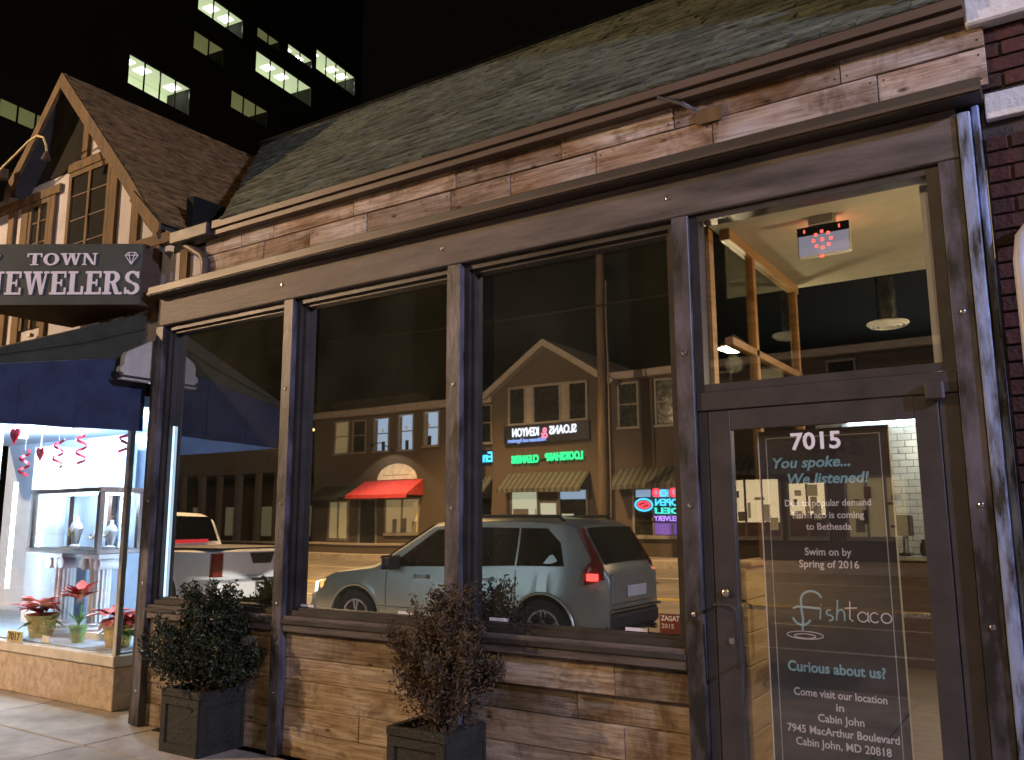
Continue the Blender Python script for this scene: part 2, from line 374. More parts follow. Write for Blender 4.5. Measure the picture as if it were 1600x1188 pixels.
for i in range(len(sl)-1):
    for j in range(4):
        y1 = rows[j+1]-.008 if j < 3 else (1.6 if sl[i] < -6.3 else -.002)
        q = box('paving_slab', (sl[i]+.007, sl[i+1]-.007, rows[j]+.008, y1, -.08, rng.uniform(-.003, .003)), 'concrete', side, ch=.006)
k = MB()
box('kerb', (-40, 20, KERB, KERB+.15, -.4, .004), 'concrete', kind='structure', ch=.02)
box('far_sidewalk', (-70, 40, -20.9, -18.2, -.6, .42), 'concrete', kind='structure')

# ------------------------------------------------------------------ restaurant building
B = thing('restaurant_building', (-3.3, .2, 0), 'single storey restaurant front with weathered wood boards, dark posts and a shingle roof', 'building')
PX = [(-6.369, -6.27), (-4.791, -4.692), (-3.255, -3.150), (-1.708, -1.613), (-.384, -.292)]
HB, HT = 3.21, 3.46
box('header_board', (-6.33, -.292, -.0, .10, HB, HT-.006), 'header_paint', B, ch=.006)
lg = MB(); lg.prism([(-.105, 3.455), (.10, 3.455), (.10, 3.545), (-.07, 3.545), (-.105, 3.525)], 'x', -6.36, -.18); 
obj('ledge', lg, 'ledge_metal', B)
box('ledge_lip', (-6.36, -.18, -.117, -.1055, 3.462, 3.478), 'gutter_paint', B)
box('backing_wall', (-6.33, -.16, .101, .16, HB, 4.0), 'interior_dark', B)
# fascia boards, two courses
def course(z0, z1, x0, x1, y, lens, mt, nm, th=.03):
    x = x0
    while x < x1-.02:
        L = rng.uniform(*lens); xe = min(x+L, x1)
        if x1-xe < .25: xe = x1
        d = rng.uniform(-.006, .006)
        b = box(nm, (x+.002, xe-.002, y-.01+d, y+th, z0+.002, z1-.002), mt, B, ch=.003)
        for nx in (x+.03, xe-.03):
            for nz in (z0+.035, z1-.035): box('nail', (nx-.004, nx+.004, y-.0125+d, y-.0095+d, nz-.004, nz+.004), 'black_metal', b)
        x = xe
course(3.545, 3.735, -5.78, -.15, .045, (.35, .85), 'fascia_wood', 'fascia_board')
course(3.735, 3.885, -5.80, -.15, .035, (.35, 1.0), 'fascia_wood', 'fascia_board')
# gutter: stepped profile
g = MB(); g.prism([(-.05, 3.862), (.03, 3.862), (.03, 3.965), (-.045, 3.965), (-.045, 3.905), (-.05, 3.90)], 'x', -5.62, -.22); obj('gutter', g, 'gutter_paint', B)
g = MB(); g.prism([(-.075, 3.908), (-.046, 3.908), (-.046, 3.965), (-.075, 3.97)], 'x', -5.60, -.22); obj('gutter_lip', g, 'gutter_paint', B)
g = MB(); g.tube([(-1.72, -.10, 3.885), (-1.60, -.05, 3.835), (-1.55, .02, 3.81)], .012, 8); obj('conduit_stub', g, 'steel', B)
box('junction_plate', (-1.54, -1.40, .012, .022, 3.715, 3.80), 'timber', B)
# posts with screws
for i, (a, b_) in enumerate(PX):
    mt = 'post_paint'
    o = box('post', (a, b_, 0, .11, .0, HB-.002), mt, B, ch=.004)
    for z in (.35, 1.05, 1.72, 2.5):
        obj('screw', MB().lathe([(.012, 0), (.012, -.004), (.006, -.007), (.001, -.007)], 10, (a+b_)/2, -.001, z+rng.uniform(-.1, .1), 'y'), 'steel', o)
for x in (-4.82, -3.3, -1.72):
    obj('screw', MB().lathe([(.014, 0), (.014, -.004), (.006, -.008), (.001, -.008)], 10, x, -.001, 3.33, 'y'), 'steel', B)
# corner strip on the left and peeling strip at the right end
box('corner_strip', (-6.43, -6.371, .02, .14, 0, 3.1), 'dark_trim', B, ch=.004)
box('end_post', (-.289, -.235, -.015, .10, .0, 3.42), 'peeling_paint', B, ch=.006)
box('end_strip', (-.233, -.20, .01, .10, .0, 3.45), 'peeling_paint', B, ch=.006)
# windows
def window(x0, x1, z0, z1):
    fr = MB()
    for (a, b_, c_, d) in ((x0, x0+.035, z0, z1), (x1-.035, x1, z0, z1)): fr.box(a, b_, .045, .125, c_, d)
    fr.box(x0+.035, x1-.035, .045, .125, z1-.04, z1); fr.box(x0+.035, x1-.035, .045, .125, z0, z0+.035)
    wd = obj('window', fr, 'dark_trim', B)
    st = MB()
    for (a, b_, c_, d) in ((x0+.035, x0+.058, z0+.035, z1-.04), (x1-.058, x1-.035, z0+.035, z1-.04)): st.box(a, b_, .075, .135, c_, d)
    st.box(x0+.058, x1-.058, .075, .135, z1-.062, z1-.04); st.box(x0+.058, x1-.058, .075, .135, z0+.035, z0+.05)
    obj('window_stop', st, 'dark_trim', wd)
    obj('pane', MB().box(x0+.055, x1-.055, .12, .126, z0+.045, z1-.055), 'window_glass', wd)
    return wd
WZ0, WZ1 = .93, HB-.002
for i in range(3):
    window(PX[i][1]+.002, PX[i+1][0]-.002, WZ0, WZ1)
    x0, x1 = PX[i][1]+.002, PX[i+1][0]-.002
    box('sill', (x0, x1, .01, .13, .82, .928), 'header_paint', B, ch=.008)
    box('sill_nose', (x0, x1, -.004, .0095, .875, .905), 'dark_trim', B, ch=.003)
    z = .0
    for ri, h in enumerate((.17, .16, .17, .15, .165)):
        x = x0
        while x < x1-.01:
            xe = min(x+rng.uniform(.7, 1.6), x1)
            if x1-xe < .3: xe = x1
            box('siding_plank', (x+.001, xe-.001, .055+rng.uniform(-.006, .006)+(.035 if (ri, i) == (3, 2) else .0), .12, z+.002, min(z+h, .818)-.001), 'siding_wood', B, ch=.004)
            x = xe
        z += h
box('siding_backing', (-6.30, -1.66, .121, .16, 0, .93), 'interior_dark', B)
# transom and door
JX0, JX1 = -1.611, -.386
tr = MB()
tr.box(JX0, JX0+.045, .03, .13, 2.235, 3.208); tr.box(JX1-.055, JX1, .03, .13, 2.235, 3.208)
tr.box(JX0+.045, JX1-.055, .03, .13, 3.17, 3.208); tr.box(JX0+.045, JX1-.055, .03, .13, 2.235, 2.275)
T = obj('transom_window', tr, 'bronze', B)
box('pane', (JX0+.044, JX1-.054, .075, .081, 2.274, 3.171), 'door_glass', T)
box('jamb_lining', (JX0+.046, JX0+.066, .132, .20, 2.25, 3.16), 'honey_wood', T)
box('jamb_lining', (JX1-.10, JX1-.056, .132, .20, 2.25, 3.16), 'plaster_white', T)
box('door_head', (JX0, JX1, .02, .14, 2.135, 2.233), 'bronze', B, ch=.004)
box('door_closer', (-.52, -.44, -.02, .019, 2.10, 2.19), 'bronze', B, ch=.01)
box('door_jamb', (JX0, JX0+.055, .03, .14, 0, 2.134), 'bronze', B, ch=.004)
box('door_jamb', (JX1-.085, JX1, .03, .14, 0, 2.134), 'bronze', B, ch=.004)
dm = MB(); DX0, DX1 = -1.553, -.474
dm.box(DX0, DX0+.118, .025, .075, .02, 2.13, ch=.004); dm.box(DX1-.10, DX1, .025, .075, .02, 2.13, ch=.004)
dm.box(DX0+.118, DX1-.10, .026, .074, 2.03, 2.13); dm.box(DX0+.118, DX1-.10, .026, .074, .02, .27)
D = obj('door', dm, 'bronze', B)
box('pane', (DX0+.117, DX1-.099, .047, .053, .269, 2.031), 'door_glass', D)
hd = MB(); hx = -1.545
hd.tube([(hx+.01, .02, 1.155), (hx+.01, -.05, 1.16), (hx+.025, -.075, 1.165), (hx+.10, -.075, 1.165), (hx+.125, -.07, 1.14), (hx+.128, -.06, .90), (hx+.115, -.05, .875), (hx+.09, .02, .875)], .0085, 8)
obj('door_pull', hd, 'bronze', D, smooth=True)
obj('lock_cylinder', MB().lathe([(.02, 0), (.02, -.012), (.012, -.016), (.001, -.016)], 16, hx+.05, .024, 1.215, 'y'), 'steel', D)
obj('lock_cylinder', MB().lathe([(.016, 0), (.016, -.008), (.001, -.01)], 16, hx+.07, .024, .985, 'y'), 'steel', D)
hb = MB(); hb.tube([(DX0+.10, .075, 1.145), (DX0+.10, .12, 1.145), (DX1-.09, .12, 1.145), (DX1-.09, .075, 1.145)], .013, 8); obj('push_bar', hb, 'steel', D)
text('house_number', '7015', .115, 'vinyl_white', (-1.025, .0455, 1.948), D, bold=.0025, fit=.235, extrude=.0008)
# roof with shingles
E0, E1 = Vector((0, -.07, 3.965)), Vector((0, 2.0, 5.92))
dv = (E1-E0); SL = dv.length; dv.normalize(); nv = Vector((0, -dv.z, dv.y))
XL0, XL1, XR = -5.50, -7.60, -.24
rf = MB()
q = [(XL0, *E0.yz), (XR, *E0.yz), (XR, *E1.yz), (XL1, *E1.yz)]
lo = [tuple(Vector(p)-nv*.05) for p in q]
rf.add(q+lo, [(0, 1, 2, 3), (7, 6, 5, 4), (0, 4, 5, 1), (1, 5, 6, 2), (2, 6, 7, 3), (3, 7, 4, 0)])
RF = obj('roof', rf, 'roof_felt', B)
EXP = .142; nc = int(SL/EXP)
SH = []
for r_ in range(nc):
    t = r_*EXP; xl = XL0+(XL1-XL0)*t/SL; x = xl+rng.uniform(0, .1)
    while x < XR-.03:
        wd = rng.choice([.12, .16, .20, .24, .30]); wd = min(wd, XR-x)
        SH.append((x, t, wd, rng.uniform(.010, .024))); x += wd+.004
def shingle_verts(x, t, wd, th):
    a = E0+dv*(t-.012); b_ = E0+dv*(t+EXP+.01)
    vs = []
    for p, h in ((a, th), (b_, .006)):
        for xx in (x, x+wd):
            vs.append((xx, p.y+nv.y*h, p.z+nv.z*h)); 
    for p, h in ((a, .001), (b_, .0005)):
        for xx in (x, x+wd): vs.append((xx, p.y+nv.y*h, p.z+nv.z*h))
    return vs
SF = [(0, 1, 3, 2), (4, 6, 7, 5), (0, 4, 5, 1), (1, 5, 7, 3), (3, 7, 6, 2), (2, 6, 4, 0)]
SH.sort(key=lambda s_: (Vector((s_[0], (E0+dv*s_[1]).y, (E0+dv*s_[1]).z))-cam.location).length/ s_[2])
rest = MB()
for i, s_ in enumerate(SH):
    if i < 300: obj('shingle', MB().add(shingle_verts(*s_), SF), 'shingle', RF)
    else: rest.add(shingle_verts(*s_), SF)
obj('shingles', rest, 'shingle', RF, kind='stuff')
box('ridge_flashing', (XL1+.02, XR, 1.96, 2.06, 5.925, 5.965), 'chrome', RF)
# cornice return at the left corner
cr = MB(); cr.prism([(-.24, 2.74), (.06, 2.74), (.06, 3.10), (.02, 3.10), (-.20, 2.97), (-.22, 2.93), (-.22, 2.86), (-.25, 2.84), (-.25, 2.80), (-.22, 2.79)], 'x', -6.50, -6.44)
obj('cornice_return', cr, 'sill_paint', B)
box('cornice_strip', (-6.51, -6.435, -.26, .02, 2.755, 2.775), 'dark_trim', B)

# ------------------------------------------------------------------ restaurant interior
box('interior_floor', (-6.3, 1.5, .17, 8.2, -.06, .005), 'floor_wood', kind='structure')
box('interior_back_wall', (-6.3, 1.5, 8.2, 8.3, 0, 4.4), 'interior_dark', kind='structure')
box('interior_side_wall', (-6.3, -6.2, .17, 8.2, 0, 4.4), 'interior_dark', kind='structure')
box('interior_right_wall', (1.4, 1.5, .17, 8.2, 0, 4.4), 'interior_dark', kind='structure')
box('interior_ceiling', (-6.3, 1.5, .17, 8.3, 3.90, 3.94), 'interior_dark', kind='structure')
box('vestibule_ceiling', (-1.56, .4, .17, 1.75, 3.185, 3.25), 'ceiling_paint', kind='structure')
V = thing('glazed_partition', (-1.5, .9, 0), 'honey coloured wooden partition with glass panes and a plank base behind the door', 'partition')
y0, y1 = .26, 1.68
box('top_rail', (-1.53, -1.47, y0, y1, 3.12, 3.183), 'honey_wood', V, ch=.004)
box('middle_rail', (-1.525, -1.475, y0, y1, 2.52, 2.565), 'honey_wood', V, ch=.004)
for y in (.70, 1.63): box('partition_post', (-1.525, -1.475, y-.025, y+.025, 1.36, 3.119), 'honey_wood', V, ch=.004)
box('pane', (-1.503, -1.497, y0, y1, 1.37, 3.119), 'partition_glass', V)
z = 0
while z < 1.3:
    box('plank', (-1.53+rng.uniform(-.004, .004), -1.47, y0, 2.6, z+.002, z+.163), 'pale_plank', V, ch=.003); z += .166
box('cap_rail', (-1.56, -1.44, y0, 2.62, 1.332, 1.36), 'honey_wood', V, ch=.004)
hr = MB(); hr.tube([(-1.40, .45, .82), (-1.40, 2.5, .98)], .022, 10)
H = obj('handrail', hr, 'honey_wood', V)
for y in (.52, 1.6): obj('bracket', MB().tube([(-1.40, y, .80+(y-.45)*.08), (-1.42, y, .74), (-1.468, y, .73)], .008, 8), 'steel', H)
X_ = thing('emergency_light', (-.99, .36, 3.18), 'white emergency exit box with red lamps hanging from the vestibule ceiling', 'exit sign')
box('housing', (-1.125, -.855, .345, .385, 2.965, 3.135), 'white_plastic', X_, ch=.008)
box('lit_face', (-1.118, -.862, .3425, .3449, 2.972, 3.082), 'em_exit_face', X_)
box('ceiling_mount', (-1.06, -.93, .33, .40, 3.135, 3.184), 'ceiling_paint', X_, ch=.004)
box('dark_band', (-1.124, -.856, .3425, .3455, 3.085, 3.132), 'navy', X_)
cx, cz = -.995, 3.05
for k_ in range(8):
    t = k_*math.pi/4; r1 = .045
    box('red_lamp', (cx+r1*math.cos(t)-.008, cx+r1*math.cos(t)+.008, .341, .3445, cz+r1*math.sin(t)-.008, cz+r1*math.sin(t)+.008), 'em_exit', X_)
box('red_lamp', (cx-.009, cx+.009, .341, .3445, cz-.009, cz+.009), 'em_exit', X_)
for dx in (-.09, .09): box('red_lamp', (cx+dx-.004, cx+dx+.004, .3395, .3424, 3.10, 3.118), 'em_exit', X_)
box('red_lamp', (cx-.02, cx, .345, .36, 2.957, 2.9645), 'em_exit', X_)
point('exit_glow', (-.99, .46, 3.08), (1, .25, .12), 1.2, .05, X_)
Q = thing('air_diffuser', (-1.12, 3.0, 3.1), 'round white ceiling diffuser on a metal duct seen through the transom', 'air vent')
obj('duct', MB().lathe([(.075, .03), (.075, .78)], 20, -1.12, 3.0, 3.11), 'steel', Q, smooth=True)
obj('diffuser', MB().lathe([(.03, -.012), (.06, -.02), (.075, -.005), (.095, -.02), (.11, -.002), (.135, -.012), (.16, .01), (.155, .022), (.08, .04)], 28, -1.12, 3.0, 3.11), 'white_plastic', Q, smooth=True)
def pendant(x, y, z, label, watts):
    t = thing('pendant_lamp', (x, y, z), label, 'pendant lamp', 'pendant lamps inside the restaurant')
    obj('cord', MB().tube([(x, y, z+.1), (x, y, 3.89)], .006, 6), 'black_metal', t)
    obj('lamp_shade', MB().lathe([(.12, .0), (.125, .01), (.06, .07), (.02, .10), (.01, .11)], 20, x, y, z), 'white_plastic', t, smooth=True)
    obj('bulb', MB().lathe([(.01, -.035), (.05, -.03), (.085, -.012), (.085, -.002)], 20, x, y, z), 'em_pend', t, smooth=True)
    point('pendant_light', (x, y, z-.12), (1, .78, .46), watts, .07, t)
pendant(-2.06, 2.0, 2.86, 'glowing pendant lamp seen through the pane left of the vestibule', 40)
pendant(.75, 3.1, 2.75, 'pendant lamp added over the right of the dining room, out of view behind the wall', 150)  # unseen pendant added to light the vestibule from the right
WS = thing('added_wall_lamp', (-.43, .22, 2.28), 'small warm lamp added unseen inside the door frame to light the plank wall', 'added lamp')  # helper lamp hidden behind the door head, added to brighten the planks
box('backplate', (-.47, -.40, .142, .16, 2.24, 2.30), 'bronze', WS)
obj('lamp_shade', MB().lathe([(.02, -.03), (.035, -.03), (.035, .03), (.02, .03)], 12, -.435, .21, 2.275), 'em_pend', WS)
point('added_lamp_light', (-.47, .30, 2.25), (1, .74, .40), 22, .05, WS)
# tiled back wall and counter
TW = thing('tiled_wall', (-1.5, 7.0, 1.2), 'white subway tile wall behind the counter, seen beside the poster', 'tile wall')
box('backing', (-2.7, -.9, 7.02, 7.12, 1.1, 3.0), 'grout', TW)
row = 0; z = 1.16
while z < 2.75:
    x = -2.3-(.08 if row % 2 else 0)
    while x < -1.0:
        box('tile', (x+.003, x+.157, 7.004, 7.022, z+.003, z+.077), 'tile', TW, ch=.003); x += .16
    z += .08; row += 1
CT = thing('bar_counter', (-1.5, 6.2, 0), 'dark wood bar counter with pale top below the tile wall', 'counter')
box('counter_body', (-2.7, -.6, 6.0, 6.5, 0, 1.13), 'counter_wood', CT)
box('counter_top', (-2.75, -.55, 5.94, 6.55, 1.13, 1.17), 'counter_top', CT, ch=.005)
CM = thing('coffee_machine', (-1.55, 6.3, 1.17), 'small dark machine standing on the bar counter', 'machine')
box('machine_body', (-1.72, -1.55, 6.2, 6.42, 1.39, 1.62), 'black_plastic', CM, ch=.01); box('machine_base', (-1.70, -1.57, 6.2, 6.42, 1.172, 1.20), 'black_plastic', CM, ch=.006)
obj('machine_column', MB().tube([(-1.635, 6.34, 1.2), (-1.635, 6.34, 1.39)], .03), 'steel', CM)
JG = obj('jug', MB().lathe([(.04, 0), (.055, .05), (.05, .12), (.03, .16), (.035, .18)], 16, -1.42, 6.2, 1.172), 'black_plastic', smooth=True, label='small black jug on the bar counter beside the machine', cat='jug')
obj('shelf_light', MB().box(-2.3, -.9, 6.96, 6.99, 2.76, 2.80), 'em_strip', label='thin white light strip above the tile wall', cat='strip light')
point('bar_light', (-1.3, 6.5, 2.6), (.95, 1, .92), 22, .1)

# poster behind the door glass
PO = thing('poster', (-1.01, .09, .3), 'tall dark poster with white and blue lettering hung behind the door glass', 'poster')
PX0, PX1, PZ0, PZ1, PY = -1.315, -.705, .30, 2.015, .092
box('board', (PX0, PX1, PY, PY+.012, PZ0, PZ1), 'poster_black', PO)
bd = MB(); e = .035
for (a, b_, c_, d) in ((PX0+e, PX0+e+.004, PZ0+e, PZ1-e), (PX1-e-.004, PX1-e, PZ0+e, PZ1-e), (PX0+e+.004, PX1-e-.004, PZ1-e-.004, PZ1-e), (PX0+e+.004, PX1-e-.004, PZ0+e, PZ0+e+.004)): bd.box(a, b_, PY-.002, PY, c_, d)
obj('border_line', bd, 'poster_line', PO)
eb = MB()
for (a, b_) in ((PX0-.006, PX0), (PX1, PX1+.006)): eb.box(a, b_, PY, PY+.012, PZ0, PZ1)
obj('edge', eb, 'plaster_white', PO)
def pt(s_, x, z, size, fit, m_='vinyl_white', sh=0, b_=.0006): text('lettering', s_, size, m_, (x, PY-.0015, z), PO, bold=b_, fit=fit, extrude=.0007, shear=sh)
pt('You spoke...', -1.065, 1.85, .072, .37, 'vinyl_cyan', .22, .0018)
pt('We listened!', -.99, 1.77, .072, .38, 'vinyl_cyan', .22, .0018)
pt('Due to popular demand', -1.0, 1.653, .046, .40)
pt('Fish Taco is coming', -1.0, 1.595, .046, .33)
pt('to Bethesda', -1.0, 1.54, .046, .21)
pt('Swim on by', -1.01, 1.42, .05, .215)
pt('Spring of 2016', -1.01, 1.362, .05, .275)
pt('Curious about us?', -1.01, .88, .066, .44, 'vinyl_cyan', 0, .0016)
pt('Come visit our location', -1.0, .765, .05, .415)
pt('in', -1.0, .71, .05, .035)
pt('Cabin John', -1.0, .655, .05, .205)
pt('7945 MacArthur Boulevard', -1.0, .597, .05, .495)
pt('Cabin John, MD 20818', -1.0, .54, .05, .42)
# hand-drawn logo strokes
def arc(cx, cz, rx, rz_, a0, a1, n=14): return [(cx+rx*math.cos(R(a0+(a1-a0)*i/n)), cz+rz_*math.sin(R(a0+(a1-a0)*i/n))) for i in range(n+1)]
def strokes(name, ls, mt, r=.0035):
    mb = MB()
    for l_ in ls: mb.tube([(x, PY-.002, z) for x, z in l_], r, 6)
    for i, v in enumerate(mb.v): mb.v[i] = (v[0], PY-.0015+(v[1]-PY+.002)*.3, v[2])
    obj(name, mb, mt, PO)
b0 = 1.105
strokes('logo_stroke', [arc(-1.10, b0+.085, .05, .045, 20, 175)+[(-1.15, b0+.04), (-1.145, b0), (-1.15, b0-.06)], arc(-1.15, b0+.02, .045, .05, 200, 330), [(-1.19, b0+.045), (-1.17, b0+.055), (-1.06, b0+.05)]], 'vinyl_cyan', .0055)
strokes('logo_stroke', [[(-1.065, b0), (-1.06, b0+.045)], [(-1.058, b0+.066), (-1.056, b0+.070)], arc(-1.02, b0+.034, .014, .012, 60, 250)+arc(-1.02, b0+.010, .014, .012, 90, -110), [(-.99, b0), (-.98, b0+.095)], [(-.988, b0+.02)]+arc(-.968, b0+.03, .016, .02, 160, 10)+[(-.953, b0)]], 'vinyl_cyan', .0038)
strokes('logo_stroke', [[(-.925, b0+.09), (-.93, b0+.01), (-.915, b0)], [(-.95, b0+.058), (-.895, b0+.062)], arc(-.872, b0+.022, .022, .022, 30, 330), [(-.848, b0+.046), (-.850, b0+.01), (-.843, b0)], arc(-.82, b0+.022, .02, .022, 40, 320), arc(-.77, b0+.022, .022, .022, 0, 360)], 'vinyl_white', .003)
strokes('logo_ripple', [arc(-1.14, 1.028, .085, .018, 0, 360, 24), arc(-1.14, 1.024, .05, .010, 0, 360, 20)], 'vinyl_white', .0022)
# window sticker and small tags at the window feet
ST = thing('window_sticker', (-1.83, .119, 1.03), 'small dark red square sticker in the lower right corner of the window', 'sticker')
box('sticker', (-1.90, -1.78, .1165, .1190, .985, 1.085), 'vinyl_red', ST)
text('lettering', 'ZAGAT', .036, 'vinyl_white', (-1.84, .1155, 1.062), ST, bold=.001, fit=.105, extrude=.0006)
text('lettering', '2015', .034, 'paper', (-1.855, .1155, 1.022), ST, fit=.07, extrude=.0006)
for x, lb in ((-4.62, 'white paper tag at the foot of the middle window by its left post'), (-3.72, 'white paper tag at the foot of the middle window above the dry shrub'), (-3.0, 'white paper tag at the foot of the right window near its left post'), (-2.1, 'white paper tag at the foot of the right window beside the sticker')):
    box('paper_tag', (x, x+.13, .112, .116, .985, 1.003), 'sign_white', label=lb, cat='tag', group='paper tags along the window feet')

obj('added_light_streak', MB().tube([(-6.185, .108, .985), (-6.192, .108, 2.36)], .009, 8), 'em_streak_blue', label='thin blue white glowing strip added for a bright streak at the left edge of the left window', cat='light')  # added glowing strip, stands for a bright streak in the glass

# ------------------------------------------------------------------ planters and shrubs
def planter(x, y, label):
    t = thing('planter', (x, y, 0), label, 'planter', 'square planters in front of the windows')
    s_, h = .215, .40
    mb = MB(); mb.box(x-s_+.012, x+s_-.012, y-s_+.012, y+s_-.012, .0, h-.03)
    obj('body', mb, 'planter', t)
    rm = MB()
    for a in (0, 1):
        rm.box(x-s_, x+s_, (y-s_ if not a else y+s_-.04), (y-s_+.04 if not a else y+s_), h-.03, h+.02, ch=.006)
        rm.box((x-s_ if not a else x+s_-.04), (x-s_+.04 if not a else x+s_), y-s_+.04, y+s_-.04, h-.031, h+.019)
    obj('rim', rm, 'planter', t)
    fm = MB(); q = s_-.012
    for (a, b_, c_, d) in ((-q, -q+.05, .0, h-.031), (q-.05, q, .0, h-.031), (-q+.05, q-.05, .0, .06), (-q+.05, q-.05, h-.08, h-.031)):
        fm.box(x+a, x+b_, y-s_, y-q, c_, d); fm.box(x+s_-.012, x+s_, y+a, y+b_, c_, d)
    obj('frame_moulding', fm, 'planter', t)
    obj('soil', MB().box(x-s_+.04, x+s_-.04, y-s_+.04, y+s_-.04, h-.029, h-.01), 'soil', t)
def shrub(x, y, label, mt, ra, rz_, zc, n, seed, size, sparse=0, name='boxwood_shrub'):
    rg = random.Random(seed)
    t = thing(name, (x, y, .38), label, 'shrub')
    st = MB(); tips = []
    for i in range(70):
        a = rg.uniform(0, 6.283); u = rg.random()**.45; el = rg.uniform(-.55, 1)
        rr = ra*(1-.0*u)*math.sqrt(max(.05, 1-min(1, abs(el))**2*.85))*u*rg.uniform(.8, 1.16)
        tip = Vector((x+rr*math.cos(a), y+rr*math.sin(a), zc+rz_*el*rg.uniform(.8, 1.12)))
        if i % 6 == 0: tip = Vector((x+ra*.75*math.cos(a)*rg.random(), y+ra*.7*math.sin(a)*rg.random(), zc+rz_*rg.uniform(1.0, 1.38)))
        elif i % 7 == 0: tip = Vector((x+ra*rg.uniform(1.0, 1.25)*math.cos(a), y+ra*math.sin(a), zc+rz_*rg.uniform(-.4, .7)))
        base = Vector((x+rg.uniform(-.05, .05), y+rg.uniform(-.05, .05), .39))
        mid = base.lerp(tip, .5)+Vector((rg.uniform(-.04, .04), rg.uniform(-.04, .04), rg.uniform(-.02, .06)))
        st.tube([base, mid, tip], [.006, .004, .002], 4, cap=False); tips.append((mid, tip))
    obj('stems', st, 'bark', t)
    lf = MB()
    for i in range(n):
        m_, tp = rg.choice(tips); k_ = rg.random()
        p = m_.lerp(tp, k_*1.06); sg = .052*(1.15-k_*.85); p = p+Vector((rg.gauss(0, sg), rg.gauss(0, sg), rg.gauss(0, sg)))
        if p.y > .03: p.y = .03-rg.random()*.05
        if p.z < .36: continue
        d = Vector((rg.gauss(0, 1), rg.gauss(0, 1), rg.gauss(.4, 1))).normalized(); s_ = d.orthogonal().normalized()
        s_.rotate(Matrix.Rotation(rg.uniform(0, 6.28), 3, d)); L = size*rg.uniform(.6, 1.35); W = L*(.24 if not sparse else .16)
        nn = d.cross(s_)*W*.35
        lf.add([p, p+d*L*.5+s_*W+nn, p+d*L, p+d*L*.5-s_*W+nn], [(0, 1, 2), (0, 2, 3)])
    me = bpy.data.meshes.new('foliage'); me.from_pydata(lf.v, [], lf.f)
    obj('foliage', me, mt, t)
planter(-5.31, -.115, 'grey green square planter holding the dark green boxwood by the left window')
shrub(-5.29, -.13, 'dense dark green boxwood ball in the left planter', 'leaf_green', .40, .31, .70, 21000, 3, .034)
planter(-3.20, -.115, 'dark square planter holding the dried brown shrub below the middle post')
shrub(-3.14, -.13, 'dry reddish brown shrub with wispy top in the right planter', 'leaf_brown', .31, .33, .76, 12000, 11, .034, 1, 'dry_shrub')

# ------------------------------------------------------------------ jewelry shop next door
J = thing('jewelry_shop_building', (-8, .6, 0), 'half timbered jewelry shop with steep brown shingle gable beside the restaurant', 'building')
GY = .10
gw = MB(); gw.prism([(-12.0, 3.0), (-6.34, 3.0), (-6.34, 4.06), (-8.02, 5.86), (-8.75, 5.05), (-12.0, 5.05)], 'y', GY, GY+.2); obj('gable_wall', gw, 'stucco', J)
def tim(x0, x1, z0, z1, y=GY-.035): box('timber', (x0, x1, y, GY-.001, z0, z1), 'timber', J, ch=.004)
for a, b_, zt in ((-9.25, -9.13, 4.86), (-8.98, -8.84, 4.86), (-8.42, -8.33, 4.86), (-7.36, -7.24, 5.02), (-6.98, -6.86, 4.62), (-6.62, -6.50, 4.25)): tim(a, b_, 3.3, zt)
tim(-8.12, -7.235, 5.025, 5.12, GY-.04); tim(-9.6, -8.25, 4.865, 4.96, GY-.04); tim(-6.85, -6.3, 3.98, 4.08, GY-.045)
tim(-7.90, -7.80, 5.125, 5.62, GY-.036)
def jwin(x0, x1, z0, z1):
    f = MB(); f.box(x0, x0+.05, GY-.03, GY-.001, z0, z1); f.box(x1-.05, x1, GY-.03, GY-.001, z0, z1); f.box(x0+.05, x1-.05, GY-.03, GY-.001, z1-.05, z1); f.box((x0+x1)/2-.02, (x0+x1)/2+.02, GY-.028, GY-.001, z0, z1-.05)
    wd = obj('window', f, 'timber', J)
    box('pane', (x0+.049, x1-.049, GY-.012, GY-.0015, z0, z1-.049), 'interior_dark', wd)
    for i in range(1, 6):
        zz = z0+(z1-z0)*i/6
        for a, b_ in ((x0+.05, (x0+x1)/2-.02), ((x0+x1)/2+.02, x1-.05)): box('glazing_bar', (a, b_, GY-.02, GY-.0125, zz-.006, zz+.006), 'sign_side', wd)
jwin(-8.10, -7.37, 3.5, 5.02); jwin(-8.83, -8.43, 3.5, 4.86)
obj('gable_shade_panel', MB().prism([(-7.905, 5.125), (-7.905, 5.80), (-8.02, 5.84), (-8.75, 5.06), (-8.13, 5.06)], 'y', GY-.012, GY-.001), 'interior_dark', J)  # dark panel imitating the shade under the left verge
